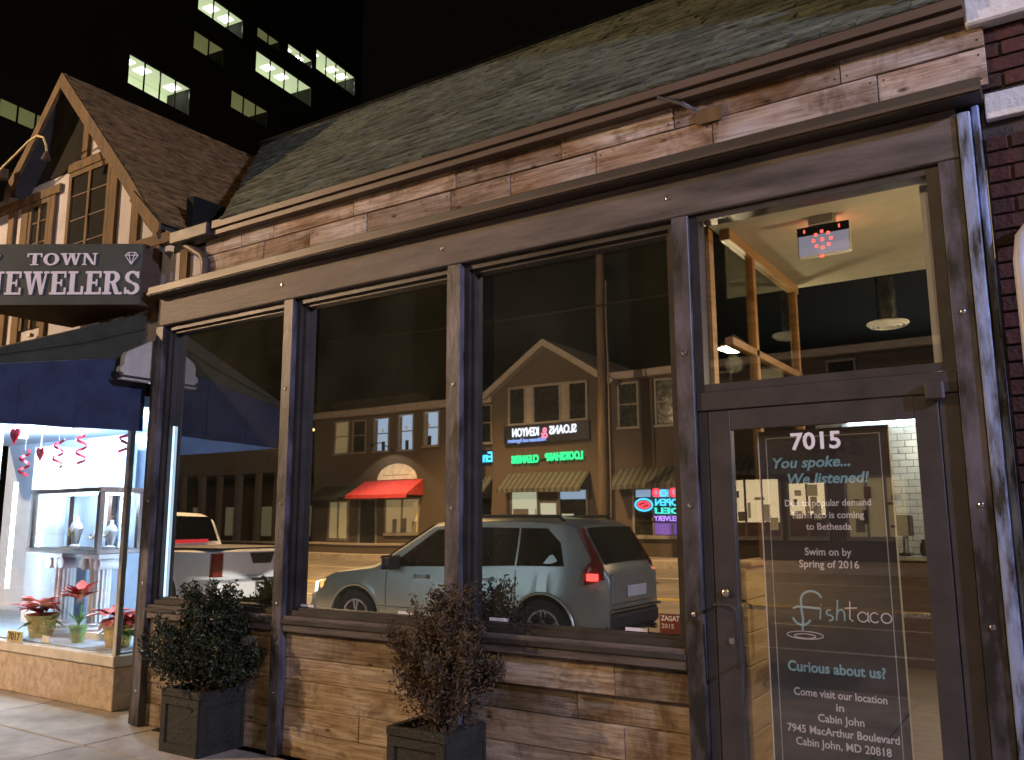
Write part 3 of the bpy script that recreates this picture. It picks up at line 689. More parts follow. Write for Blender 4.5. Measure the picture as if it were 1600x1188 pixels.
# gable roof: right and left slopes with barge boards
PKX, PKZ = -8.02, 5.98
def slope_mesh(xe, ze, y0, y1, th=.06):
    mb = MB(); mb.prism([(PKX, PKZ), (xe, ze), (xe, ze-th), (PKX, PKZ-th-.02)], 'y', y0, y1); return mb
GR = obj('roof', slope_mesh(-6.28, 4.10, -.10, 2.3), 'roof_felt', J)
obj('left_slope', slope_mesh(-8.95, 4.98, -.10, 2.3), 'roof_felt', GR)
gs = MB(); a0 = Vector((-6.26, 0, 4.09)); a1 = Vector((PKX, 0, PKZ+.01)); gd = (a1-a0); gl = gd.length; gd.normalize(); gn = Vector((gd.z*1, 0, -gd.x)) if gd.x < 0 else Vector((-gd.z, 0, gd.x))
i = 0; t = 0
while t < gl-.02:
    y = -.12+rng.uniform(-.15, 0)
    while y < 2.3:
        wd = rng.choice([.14, .18, .22, .28]); ya, yb = max(y, -.12), min(y+wd-.005, 2.3); th = rng.uniform(.012, .026)
        p = a0+gd*(t-.015); q_ = a0+gd*min(t+.145, gl)
        if yb > ya:
            vs = [(p.x+gn.x*th, ya, p.z+gn.z*th), (p.x+gn.x*th, yb, p.z+gn.z*th), (q_.x+gn.x*.006, ya, q_.z+gn.z*.006), (q_.x+gn.x*.006, yb, q_.z+gn.z*.006)]
            vs += [(p.x, ya, p.z), (p.x, yb, p.z), (q_.x, ya, q_.z), (q_.x, yb, q_.z)]
            gs.add(vs, SF)
        y += wd
    t += .135
obj('shingles', gs, 'gable_shingle', GR, kind='stuff')
def barge(pts, wdt, y0, y1):
    mb = MB(); n = len(pts)
    o2 = [(x, z-wdt) for x, z in pts]; mb.prism(pts+o2[::-1], 'y', y0, y1); return mb
obj('barge_board', barge([(PKX, PKZ+.02), (-6.75, 4.64), (-6.42, 4.26), (-6.24, 4.10)], .17, -.135, -.10), 'timber', GR)
obj('barge_board', barge([(PKX, PKZ+.02), (-8.62, 5.33), (-8.95, 5.0)], .15, -.135, -.10), 'timber', GR)
tail = MB(); tail.prism([(-6.66, 4.35), (-6.24, 3.96), (-6.20, 4.0), (-6.20, 4.06), (-6.62, 4.44)], 'y', -.15, -.136); obj('eave_tail', tail, 'timber', GR)
box('eave_fascia', (-12, -8.9, -.32, -.22, 4.86, 5.02), 'timber', J, ch=.006)
obj('lower_roof', MB().prism([(-.34, 5.02), (1.6, 6.4), (1.6, 6.3), (-.34, 4.96)], 'x', -12, -8.99), 'roof_felt', J)
# gutter box and downspout between the buildings
box('gutter_box', (-6.12, -5.63, -.10, .04, 3.86, 3.97), 'dark_trim', J, ch=.01)
ds = MB(); ds.tube([(-6.06, -.02, 3.95), (-6.04, -.02, 3.88), (-5.80, .0, 3.74), (-5.76, .0, 3.68), (-5.76, .0, 3.54)], .035, 10); obj('downspout', ds, 'gutter_paint', J, smooth=True)
box('side_wall', (-6.34, -5.79, .075, .10, 3.535, 3.86), 'stucco', J)
box('corner_timber', (-6.16, -6.06, .04, .0745, 3.535, 3.86), 'timber', J)
# shopfront bay
BY = .19; BX = -6.93
box('stall_base', (-12, BX, BY, 1.6, 0, .36), 'stone_base', J, ch=.006)
box('stall_sill', (-12, BX+.02, BY-.025, 1.6, .361, .455), 'sill_paint', J, ch=.008)
box('corner_mullion', (BX-.05, BX, BY, BY+.05, .456, 2.6), 'alloy', J, ch=.004)
box('mullion', (-9.33, -9.27, BY, BY+.05, .456, 2.6), 'sill_paint', J, ch=.004)
box('shop_pane', (-12, BX-.051, BY+.02, BY+.026, .456, 2.6), 'shop_glass', J)
box('side_pane', (BX-.026, BX-.02, BY+.051, 1.55, .456, 2.6), 'shop_glass', J)
box('display_back', (-12, BX-.02, 1.62, 1.66, .36, 2.7), 'display_white', J)
box('display_deck', (-12, BX-.03, BY+.05, 1.6, .4555, .47), 'display_grey', J)
box('display_ceiling', (-12, BX, BY, 1.66, 2.601, 2.7), 'display_white', J)
box('back_panel', (-9.7, -8.45, 1.2, 1.24, 1.3, 2.42), 'display_grey', J)
box('white_panel', (-10.1, -9.75, 1.0, 1.3, .47, 2.44), 'plaster_white', J)
box('side_return', (-6.80, -6.72, .55, 1.66, 0, 2.6), 'plaster_white', J)
box('passage_wall', (-6.72, -6.44, .6, .7, 0, 3.0), 'dark_trim', J)
for x in (-9.6, -8.53, -7.6):
    ft = obj('spot_fitting', MB().lathe([(.05, 0), (.05, .06), (.03, .09)], 16, x, .6, 2.5), 'plaster_white', J, smooth=True)
    obj('spot_lens', MB().lathe([(.001, -.004), (.045, -.003), (.045, -.001)], 16, x, .6, 2.5), 'em_display', ft)
    point('display_light', (x, .6, 2.42), (.62, .81, 1), 170, .06, J)
for x, y, z0_, z1_ in ((-7.06, 1.35, .5, 2.5), (-9.42, .46, .9, 2.0)):
    t_ = box('led_strip', (x, x+.03, y, y+.03, z0_, z1_), 'em_strip', J)
    point('strip_light', (x+(-.08 if x > -8 else .08), y-.06, 1.1), (.62, .81, 1), 60, .12, J)
# awning
A = thing('shop_awning', (-7.5, -.5, 2.3), 'navy blue fabric awning with closed end panel over the jewelry window', 'awning')
AX = -6.62
obj('end_panel', MB().prism([(-1.35, 2.30), (.10, 2.345), (.10, 2.93), (-.22, 2.93), (-1.35, 2.70)], 'x', AX-.01, AX), 'awning_blue', A)
gx = MB(); gx.prism([(-1.35, 2.702), (-.22, 2.932), (.02, 2.932), (.06, 3.32), (.06, 3.36), (-1.35, 2.76)], 'x', AX-.012, AX+.004); obj('gusset', gx, 'awning_dark', A)
obj('top_cloth', MB().prism([(-1.36, 2.74), (.06, 3.36), (.06, 3.38), (-1.37, 2.76)], 'x', -12, AX+.006), 'awning_dark', A)
for yy, zt in ((-.95, 2.78), (-.5, 2.87)): obj('seam', MB().tube([(AX+.001, yy, 2.33+.03*(yy+1.35)), (AX+.003, yy, 2.5), (AX+.001, yy, zt-.06)], .004, 5), 'awning_blue', A)
obj('hem', MB().tube([(AX+.001, -1.34, 2.315), (AX+.004, -.6, 2.325), (AX+.001, .09, 2.36)], .008, 6), 'awning_blue', A)
obj('fold', MB().tube([(AX+.008, -1.2, 2.80), (AX+.012, -.5, 3.02), (AX+.008, .05, 3.24)], .014, 8), 'awning_dark', A)
box('valance', (-12, AX-.012, -1.36, -1.352, 2.30, 2.74), 'awning_blue', A)
obj('support_arm', MB().tube([(AX-.06, -1.33, 2.34), (AX-.06, .12, 2.38)], .012, 8), 'steel', A)
# sign box, front turned towards the street corner
SG = thing('jewelers_sign', (-7.0, -.3, 3.45), 'dark green box sign with white lettering above the blue awning', 'sign')
fr0, fr1 = Vector((-6.47, -.10)), Vector((-7.78, -.965))
sb = MB(); sb.prism([(fr0.x, fr0.y), (fr1.x, fr1.y), (fr1.x, .05), (fr0.x, .05)], 'z', 3.395, 3.935); obj('sign_box', sb, 'sign_side', SG)
ang = math.atan2(fr0.y-fr1.y, fr0.x-fr1.x); ud = Vector((math.cos(ang), math.sin(ang), 0)); nd = Vector((math.sin(ang), -math.cos(ang), 0))
def onsign(u, z, d): p = Vector((fr0.x, fr0.y, 0))-ud*u+nd*d; return Vector((p.x, p.y, z))
def local_sign(me): 
    me.transform(Matrix.Translation(onsign(0, 0, .006)) @ Matrix.Rotation(ang, 4, 'Z')); return me
fp = MB().box(-1.565, -.0, -.004, .006, 3.396, 3.934, ch=.002).mesh('face_panel'); local_sign(fp); obj('face_panel', fp, 'sign_green', SG)
# slab-serif letters drawn as strokes on a unit grid (width, polygons)
def letter(ch):
    P = []; r = lambda a, b_, c_, d: P.append([(a, c_), (b_, c_), (b_, d), (a, d)])
    def ring(cx, cy, rx, ry, tx, ty, a0=0, a1=360, n=20):
        for i in range(n):
            t0, t1 = R(a0+(a1-a0)*i/n), R(a0+(a1-a0)*(i+1)/n)
            P.append([(cx+rx*math.cos(t0), cy+ry*math.sin(t0)), (cx+rx*math.cos(t1), cy+ry*math.sin(t1)), (cx+(rx-tx)*math.cos(t1), cy+(ry-ty)*math.sin(t1)), (cx+(rx-tx)*math.cos(t0), cy+(ry-ty)*math.sin(t0))])
    if ch == 'T': r(.33, .57, .09, .91); r(0, .9, .88, 1); r(0, .09, .68, .88); r(.81, .9, .68, .88); r(.2, .7, 0, .09); wd = .9
    elif ch == 'O': ring(.48, .5, .48, .52, .24, .11); wd = .96
    elif ch == 'N': r(.1, .2, .09, .91); r(.72, .82, .09, .91); r(0, .3, 0, .09); r(0, .28, .91, 1); r(.62, .92, .91, 1); P.append([(.05, 1), (.3, 1), (.82, 0), (.72, 0), (.6, .08)]); wd = .92
    elif ch == 'W':
        for o_ in (0, .5): P.append([(.08+o_, .93), (.34+o_, .93), (.5+o_, .0), (.36+o_, .0)]); P.append([(.36+o_, 0), (.5+o_, 0), (.66+o_, .93), (.57+o_, .93)])
        r(0, .40, .91, 1); r(.46, .92, .91, 1); r(1.0, 1.26, .91, 1); wd = 1.26
    elif ch == 'J': r(.3, .55, .2, .91); r(.16, .7, .91, 1); ring(.27, .22, .28, .26, .22, .11, 180, 360, 12); ring(.09, .26, .11, .10, .109, .099); wd = .7
    elif ch == 'E': r(.1, .34, .05, .95); r(0, .8, 0, .10); r(0, .78, .90, 1); r(.34, .58, .46, .55); r(.70, .8, .10, .30); r(.68, .78, .72, .90); r(.52, .60, .36, .65); wd = .8
    elif ch == 'L': r(.1, .34, .05, .95); r(0, .48, .91, 1); r(0, .78, 0, .10); r(.66, .78, .10, .36); wd = .78
    elif ch == 'R': r(.1, .34, .05, .95); r(0, .5, .90, 1); r(0, .44, 0, .10); ring(.46, .74, .36, .26, .25, .10, -90, 90, 12); r(.34, .48, .48, .57); P.append([(.40, .5), (.62, .5), (.80, .10), (.96, .10), (.96, 0), (.62, 0)]); wd = .96
    elif ch == 'S': ring(.40, .74, .36, .27, .2, .11, 20, 270, 16); ring(.40, .26, .38, .27, .22, .11, -160, 90, 16); P.append([(.12, .72), (.3, .58), (.72, .30), (.55, .42)]); r(.62, .72, .70, .98); r(.04, .13, .02, .30); wd = .8
    return P, wd
def serif_text(s_, uc, z0, h, width):
    tot = 0; L = []
    for ch in s_: P, wd = letter(ch); L.append((P, tot)); tot += wd+.07
    tot -= .07; sc = width/tot
    for P, off in L:
        mb = MB()
        for pg in P:
            mb.prism([(uc-width/2+(off+x)*sc, z0+y*h) for x, y in pg], 'y', -.0085-rng.uniform(0, .0004), -.003)
        me = mb.mesh('letter'); local_sign(me); obj('letter', me, 'sign_white', SG)
serif_text('TOWN', -.685, 3.745, .105, .60)
serif_text('JEWELERS', -.648, 3.485, .205, 1.285)
def diamond(u, z):
    mb = MB()
    pts = [(-.055, .03), (-.03, .055), (.03, .055), (.055, .03), (0, -.05)]
    segs = [(0, 1), (1, 2), (2, 3), (3, 4), (4, 0), (0, 3)]
    for a, b_ in segs+[]:
        (x0, z0), (x1, z1) = pts[a], pts[b_]; mb.tube([(u+x0, -.006, z+z0), (u+x1, -.006, z+z1)], .004, 4)
    for x in (-.022, .022): mb.tube([(u+x, -.006, z+.03), (u, -.006, z-.05)], .004, 4); mb.tube([(u+x, -.006, z+.03), (u+x*1.2, -.006, z+.055)], .004, 4)
    me = mb.mesh('diamond_mark'); local_sign(me); obj('diamond_mark', me, 'sign_white', SG)
diamond(-.095, 3.80); diamond(-1.275, 3.80)
GL = thing('gooseneck_lamp', (-8.3, -.1, 4.9), 'unlit gooseneck lamp with pale curved arm at the gable', 'lamp')
obj('arm', MB().tube([(-8.78, -.29, 5.08), (-8.45, -.30, 5.17), (-8.2, -.30, 5.25), (-8.05, -.30, 5.27), (-7.93, -.30, 5.22), (-7.86, -.30, 5.12), (-7.84, -.30, 5.04)], .011, 8), 'plate_gold', GL, smooth=True)
obj('lamp_head', MB().lathe([(.015, .05), (.02, .04), (.045, -.03), (.04, -.035)], 14, -7.84, -.30, 5.0), 'sign_side', GL, smooth=True)
obj('wall_plate', MB().box(-8.83, -8.76, -.31, -.20, 5.03, 5.13), 'timber', GL)
box('wall_lantern', (-8.55, -8.49, .02, .062, 3.40, 3.43), 'sill_paint', label='tiny pale fixture under the jewelers sign', cat='fixture')
# display contents
DC = thing('display_case', (-8.5, .8, 1.3), 'dark framed glass jewelry case lit from inside on two white columns', 'display case')
cx0, cx1, cy0, cy1, cz0, cz1 = -9.22, -7.93, .55, 1.02, 1.27, 1.92
fm = MB(); tt = .05
for x in (cx0, cx1-tt):
    for y in (cy0, cy1-tt): fm.box(x, x+tt, y, y+tt, cz0+tt, cz1-tt)
obj('case_posts', fm, 'case_wood', DC)
box('case_top', (cx0-.01, cx1+.01, cy0-.01, cy1+.01, cz1-tt, cz1), 'case_wood', DC, ch=.006); box('case_floor', (cx0-.01, cx1+.01, cy0-.01, cy1+.01, cz0, cz0+tt), 'case_wood', DC, ch=.006)
box('case_pane', (cx0+.05, cx1-.05, cy0+.015, cy0+.02, cz0+tt, cz1-tt), 'shop_glass', DC); box('case_pane', (cx1-.02, cx1-.015, cy0+.05, cy1-.05, cz0+tt, cz1-tt), 'shop_glass', DC)
box('light_strip', (cx0+.06, cx1-.06, cy0+.05, cy0+.075, cz1-tt-.025, cz1-tt-.003), 'em_strip', DC); box('light_strip', (cx1-.09, cx1-.065, cy0+.09, cy1-.08, cz1-tt-.025, cz1-tt-.003), 'em_strip', DC)
box('light_strip', (cx0+.07, cx0+.095, cy0+.06, cy0+.085, cz0+tt+.01, cz1-tt-.03), 'em_strip', DC)
point('case_light', (-8.5, .72, 1.80), (.76, .88, 1), 22, .06, DC)
box('centre_stile', (-8.42, -8.35, .93, .985, cz0+tt, cz1-tt), 'counter_wood', DC)
box('case_back', (cx0+.05, cx1-.05, cy1-.03, cy1-.02, cz0+tt, cz1-tt), 'display_white', DC)
for x, s_, lb in ((-8.72, 1.15, 'tall white necklace bust at the left of the lit case'), (-8.32, .8, 'low white necklace stand in the middle of the lit case'), (-8.08, 1.0, 'rounded white necklace bust at the right of the lit case')):
    b_ = MB(); pr = [(.10, 0), (.10, .015), (.05, .03), (.075, .10), (.11, .17), (.075, .215), (.035, .235), (.03, .275), (.001, .28)]
    b_.lathe([(r_*s_*.85, z*s_) for r_, z in pr], 18, 0, 0, 0)
    b_.v = [(x+v[0], .78+v[1]*.45, cz0+tt+v[2]) for v in b_.v]
    tb = thing('necklace_bust', (x, .78, cz0+tt), lb, 'bust', 'white busts in the jewelry case')
    obj('bust', b_, 'plaster_white', tb, smooth=True)
    obj('necklace', MB().tube([(x+.05*s_*math.cos(R(a)), .735-.02*math.sin(R(-a)), cz0+tt+(.17+.06*math.sin(R(a)))*s_) for a in range(180, 361, 20)], .006, 6), 'gold_foil', tb)
def column(x, label):
    t = thing('display_column', (x, .75, .47), label, 'column', 'white columns under the case')
    pr = []
    sh = MB(); n = 32; zs = [.60, 1.12]
    ring = lambda z: [(x+(.088 if k_ % 2 else .10)*math.cos(2*math.pi*k_/n), .75+(.088 if k_ % 2 else .10)*math.sin(2*math.pi*k_/n), z) for k_ in range(n)]
    sh.add(ring(.60)+ring(1.12), [(k_, (k_+1) % n, n+(k_+1) % n, n+k_) for k_ in range(n)]); obj('shaft', sh, 'plaster_white', t)
    obj('base', MB().lathe([(.16, 0), (.16, .04), (.145, .05), (.15, .08), (.12, .10), (.125, .12), (.10, .132)], 28, x, .75, .471), 'plaster_white', t, smooth=True)
    box('capital', (x-.15, x+.15, .62, .88, 1.22, 1.268), 'plaster_white', t, ch=.006)
    for dx in (-.12, .12): obj('volute', MB().lathe([(.02, -.13), (.055, -.125), (.06, -.11), (.05, 0), (.06, .11), (.055, .125), (.02, .13)], 18, x+dx, .75, 1.17, 'y'), 'plaster_white', t, smooth=True)
    obj('neck', MB().lathe([(.105, 0), (.115, .02), (.12, .10)], 24, x, .75, 1.12), 'plaster_white', t, smooth=True)
column(-8.80, 'fluted white column with scroll capital under the left of the jewelry case'); column(-8.16, 'fluted white column with scroll capital nearest the corner post')
def leafm(p, d, L, W, mb, fold=.2):
    s_ = d.cross(Vector((0, 0, 1))); s_ = s_.normalized() if s_.length > .01 else Vector((1, 0, 0)); u_ = s_.cross(d)
    a = [p, p+d*L*.3+s_*W*.7+u_*W*fold, p+d*L*.62+s_*W+u_*W*fold*.6, p+d*L-u_*L*.15, p+d*L*.62-s_*W+u_*W*fold*.6, p+d*L*.3-s_*W*.7+u_*W*fold, p+d*L*.5-u_*.004]
    mb.add(a, [(0, 1, 6), (1, 2, 6), (2, 3, 6), (3, 4, 6), (4, 5, 6), (5, 0, 6)])
def poinsettia(x, y, label, mt, seed, sc=1):
    rg = random.Random(seed); t = thing('poinsettia', (x, y, .47), label, 'flower pot', 'red poinsettias in the shop window')
    obj('foil_pot', MB().lathe([(.07*sc, 0), (.09*sc, .11*sc), (.115*sc, .14*sc), (.10*sc, .145*sc), (.07*sc, .12*sc)], 11, x, y, .471), 'gold_foil', t)
    st = MB(); st.tube([(x, y, .56), (x, y, .56+.12*sc)], .012, 6); obj('stem', st, 'stem_green', t)
    for h in range(5):
        cx_, cy_, cz_ = x+rg.uniform(-.10, .10)*sc, y+rg.uniform(-.09, .05), .63+(.05+rg.uniform(0, .07))*sc
        for k_ in range(9):
            a = 6.283*k_/9+rg.uniform(-.2, .2); d = Vector((math.cos(a), math.sin(a), rg.uniform(-.35, .55))).normalized()
            mb = MB(); leafm(Vector((cx_, cy_, cz_)), d, rg.uniform(.10, .16)*sc, .034*sc, mb); obj('petal', mb, mt, t)
    gm = MB()
    for k_ in range(9):
        a = rg.uniform(0, 6.283); leafm(Vector((x, y, .64)), Vector((math.cos(a), math.sin(a), -.25)).normalized(), .15*sc, .035*sc, gm)
    obj('green_leaves', gm, 'stem_green', t)
poinsettia(-8.62, .45, 'red poinsettia in gold foil at the left of the jewelry window', 'petal_red', 1, 1.5)
poinsettia(-7.32, .45, 'coral poinsettia in gold foil beside the corner post of the shop window', 'petal_orange', 2, 1.45)
poinsettia(-7.02, .75, 'deep red poinsettia behind the side glass of the shop window', 'petal_red', 5, 1.0)
AM = thing('amaryllis', (-7.92, .42, .47), 'tall orange red lily in a green pot between the poinsettias', 'flower pot')
obj('pot', MB().lathe([(.05, 0), (.075, .13), (.085, .135), (.08, .15), (.06, .15)], 18, -7.92, .42, .471), 'stem_green', AM, smooth=True)
lv = MB()
for k_ in range(7): leafm(Vector((-7.92, .42, .62)), Vector((math.cos(k_), math.sin(k_)*.6, 1.1)).normalized(), .17, .012, lv)
obj('leaves', lv, 'stem_green', AM)
obj('stalk', MB().tube([(-7.92, .42, .6), (-7.90, .42, .82)], .010, 6), 'stem_green', AM)
for h, (dx, dz) in enumerate(((-.06, .0), (.05, .03), (.0, .06))):
    for k_ in range(6):
        a = k_*1.047; mb = MB(); leafm(Vector((-7.90+dx*.4, .42, .86+dz*.5)), Vector((dx*9+.5*math.cos(a), -.3+.5*math.sin(a), .35)).normalized(), .21, .055, mb); obj('petal', mb, 'petal_orange', AM)
box('flower_deck_box', (-8.15, -7.75, .6, .95, .4705, .53), 'plaster_white', label='low white plinth under the columns in the shop window', cat='plinth')
def heart(x, z, s_, label, mt):
    pts = [(x+s_*.062*16/16*math.sin(R(a))**3, z+s_*.004*(13*math.cos(R(a))-5*math.cos(R(2*a))-2*math.cos(R(3*a))-math.cos(R(4*a)))) for a in range(0, 360, 15)]
    t = thing('heart_ornament', (x, .4, z), label, 'ornament', 'red hanging valentine ornaments')
    obj('heart', MB().prism(pts, 'y', .395, .41), mt, t); obj('thread', MB().tube([(x, .402, z+.04*s_), (x, .402, 2.6)], .002, 4), 'paper', t)
heart(-9.38, 2.50, 1.5, 'bright red foil heart hanging at the left mullion', 'red_foil'); heart(-8.83, 2.28, 1.2, 'dark red foil heart hanging lower beside the spirals', 'red_foil')
for i, (x, z, lb) in enumerate(((-9.13, 2.17, 'red spiral streamer hanging lowest by the left heart'), (-8.49, 2.25, 'red spiral streamer hanging in front of the white panel'), (-8.08, 2.27, 'red spiral streamer hanging before the grey panel'), (-7.36, 2.34, 'red spiral streamer hanging beside the corner post'))):
    t = thing('spiral_streamer', (x, .4, z), lb, 'ornament', 'red hanging valentine ornaments')
    mb = MB(); n = 26; vs = []
    for k_ in range(n+1):
        a = k_/n*2.2*6.283+i; zz = z+.14-.28*k_/n; rr = .05
        vs += [(x+rr*math.cos(a), .4+rr*math.sin(a), zz), (x+rr*math.cos(a), .4+rr*math.sin(a), zz+.028)]
    mb.add(vs, [(2*k_, 2*k_+2, 2*k_+3, 2*k_+1) for k_ in range(n)]); obj('ribbon', mb, 'red_foil', t)
    obj('thread', MB().tube([(x, .4, z+.14), (x, .4, 2.6)], .002, 4), 'paper', t)
NP = thing('number_plate', (-8.5, .18, .45), 'gold plate with black house number on the jewelry shop sill', 'number plate')
box('plate', (-8.66, -8.40, .15, .165, .4565, .56), 'plate_gold', NP, ch=.003); text('digits', '7017', .095, 'black_plastic', (-8.53, .1485, .508), NP, bold=.0015, fit=.21, extrude=.001)
PC = box('price_card', (-8.22, -8.10, .25, .258, .471, .53), 'paper', label='small white price card behind the jewelry shop glass', cat='card')

# ------------------------------------------------------------------ brick building on the right
K = thing('brick_building', (.6, .2, 0), 'dark red brick building with white stone bands at the right edge', 'building')
box('wall', (-.195, 6, .07, .4, 0, 7), 'mortar', K)
bz = 0.0; r_ = 0
while bz < 4.25:
    if not (3.32 < bz+.035 < 3.50) and bz < 3.80:
        x = -.195-(.11 if r_ % 2 else 0)
        while x < .75:
            xa, xb = max(x, -.193), x+.203
            if xb-xa > .03: box('brick', (xa+.005, xb, .052+rng.uniform(-.003, .003), .0695, bz+.005, bz+.070), 'brick', K, ch=.003)
            x += .213
    bz += .075; r_ += 1
box('stone_band', (-.175, 6, .025, .0695, 3.372, 3.495), 'white_stone', K, ch=.004)
box('stone_cornice', (-.22, 6, -.02, .0695, 3.83, 4.6), 'white_stone', K, ch=.01); box('stone_cornice_step', (-.26, 6, -.07, -.0205, 4.0, 4.6), 'white_stone', K, ch=.01)
obj('drain_pipe', MB().tube([(.22, .0, 2.85), (.05, -.02, 2.87), (-.03, -.03, 2.85), (-.085, -.035, 2.78), (-.10, -.035, 2.68), (-.10, -.035, 1.2), (-.10, -.035, .0)], .027, 12), 'white_pipe', smooth=True, label='white curved pipe running down the brick wall', cat='pipe')

# ------------------------------------------------------------------ office tower far behind
OT = thing('office_tower', (-60, 40, 0), 'dark office tower with a few lit windows high on its side', 'office building')
TD = Vector((-.11867, .99293, 0)); TN = Vector((TD.y, -TD.x, 0)); TP = Vector((-53.085, 29.604, 0))
def TQ(s_, z, d=0): q_ = TP+TD*s_+TN*d; return (q_.x, q_.y, z)
def tbox(name, s0, s1, z0, z1, d0, d1, mt, parent):
    v = [TQ(s_, z, d) for s_ in (s0, s1) for d in (d0, d1) for z in (z0, z1)]
    return obj(name, MB().add(v, [(0, 1, 3, 2), (4, 6, 7, 5), (0, 4, 5, 1), (2, 3, 7, 6), (0, 2, 6, 4), (1, 5, 7, 3)]), mt, parent)
wins = [(-2.6, 2.9, 32.0, 34.3, 4, 1), (3.1, 7.9, 41.0, 42.8, 3, 1), (2.9, 6.0, 37.6, 39.2, 2, 0), (9.5, 16.6, 39.0, 41.0, 4, 1), (7.0, 11.2, 34.6, 36.2, 3, 0), (13.3, 16.6, 42.8, 43.7, 2, 1), (17.1, 23.0, 43.1, 45.2, 4, 1), (-11.2, -7.7, 25.7, 26.9, 3, 0), (9.5, 12.2, 42.2, 43.2, 2, 0)]
tbox('tower_core', -30, 24, 0, 60, -18, -2.6, 'tower_wall', OT)
# front skin in floor bands leaving the window ribbons open
fl = MB()
def twall(s0, s1, z0, z1):
    v = [TQ(s_, z, d) for s_ in (s0, s1) for d in (-2.59, 0) for z in (z0, z1)]; fl.add(v, [(0, 1, 3, 2), (4, 6, 7, 5), (0, 4, 5, 1), (2, 3, 7, 6), (0, 2, 6, 4), (1, 5, 7, 3)])
xs = sorted({-30, 24} | {q_[0] for q_ in wins} | {q_[1] for q_ in wins})
for i in range(len(xs)-1):
    mid = (xs[i]+xs[i+1])/2; z = 0
    for q_ in sorted([q_ for q_ in wins if q_[0] < mid < q_[1]], key=lambda t_: t_[2]): twall(xs[i], xs[i+1], z, q_[2]); z = q_[3]
    twall(xs[i], xs[i+1], z, 60)
obj('tower_wall', fl, 'tower_wall', OT)
for s0, s1, z0, z1, n, lit in wins:
    f = MB()
    W_ = tbox('window', s0, s1, z0, z0+.06, -.12, -.02, 'tower_glass', OT)
    for k_ in range(n+1): ss = s0+(s1-s0)*k_/n; tbox('mullion', ss-.05, ss+.05, z0+.06, z1, -.14, -.06, 'tower_glass', W_)
    tbox('lit_room', s0, s1, z0, z1, -2.585, -2.55, 'em_office' if lit else 'em_office_dim', W_)
    tbox('room_ceiling', s0, s1, z1-.02, z1, -2.5, -.2, 'em_office' if lit else 'em_office_dim', W_)
    if lit:
        for k_ in range(n):
            ss = s0+(s1-s0)*(k_+.5)/n
            if (k_+int(s0)) % 3: tbox('ceiling_panel', ss-.45, ss+.35, z1-.06, z1-.025, -1.7, -.7, 'em_tube', W_)

# ------------------------------------------------------------------ across the street
YB = -20.8; GZ = .42
O = thing('brick_row_building', (-17, YB-2, GZ), 'two storey brick shop row with central gable across the street, seen mirrored in the windows', 'building')
Yw = YB
rects = []   # openings (x0,x1,z0,z1)
W2 = [(-25.35, -24.65, 4.4, 5.62, 'em_win_warm'), (-24.35, -23.72, 4.4, 5.6, None), (-23.2, -22.5, 4.4, 5.62, 'em_win_blue'), (-21.95, -21.25, 4.4, 5.66, 'em_win_blue'), (-20.65, -20.0, 4.5, 5.68, 'em_win_blue'), (-18.3, -17.55, 4.45, 5.75, None), (-12.35, -11.7, 4.65, 6.05, None), (-11.0, -10.3, 4.65, 6.05, None), (-9.2, -8.5, 4.65, 6.05, None), (-7.6, -6.9, 4.65, 6.05, 'em_win_warm'), (-5.6, -4.9, 4.65, 6.05, None)]
obj('wall', MB().box(-26.6, -17.35, YB-6, YB, GZ, 5.93), 'opp_brick', O)
obj('wall', MB().prism([(-17.35, GZ), (-12.7, GZ), (-12.7, 6.2), (-15.0, 7.75), (-17.35, 6.2)], 'y', YB-6, YB+.25), 'opp_brick', O)
obj('wall', MB().box(-12.7, 2.0, YB-6, YB, GZ, 6.3), 'opp_brick', O)
box('cornice', (-26.8, -17.35, YB, YB+.35, 5.80, 6.08), 'opp_trim', O, ch=.03); box('cornice', (-12.7, 2.2, YB, YB+.35, 6.2, 6.45), 'opp_trim', O, ch=.03)
for pts in ([(-17.75, 6.02), (-15.0, 7.86), (-15.0, 7.62), (-17.55, 5.9)], [(-15.0, 7.86), (-12.3, 6.16), (-12.45, 6.0), (-15.0, 7.62)]): obj('gable_trim', MB().prism(pts, 'y', YB-6, YB+.55), 'opp_trim', O)
for x0, x1, z0, z1, em in W2:
    f = MB(); e = .06
    f.box(x0-e, x0, YB-.01, YB+.05, z0-.08, z1+e); f.box(x1, x1+e, YB-.01, YB+.05, z0-.08, z1+e); f.box(x0, x1, YB-.01, YB+.05, z1, z1+e); f.box(x0-.1, x1+.1, YB, YB+.10, z0-.16, z0-.081); f.box(x0, x1, YB-.01, YB+.04, (z0+z1)/2-.02, (z0+z1)/2+.02)
    wd = obj('window', f, 'opp_frame', O); box('pane', (x0, x1, YB+.003, YB+.012, z0-.08, z1), em or 'opp_glass_dark', wd)
    if em == 'em_win_blue':
        xs_ = rng.uniform(x0+.1, x1-.2); box('curtain', (x0+.01, x0+.15, YB+.013, YB+.02, z0-.07, z1-.02), 'opp_frame', wd); box('sill_object', (xs_, xs_+.16, YB+.013, YB+.03, z0-.07, z0+.28), 'black_plastic', wd)
        box('lamp_glow', (xs_, xs_+.08, YB+.0125, YB+.016, z1-.55, z1-.42), 'em_shopwarm', wd)
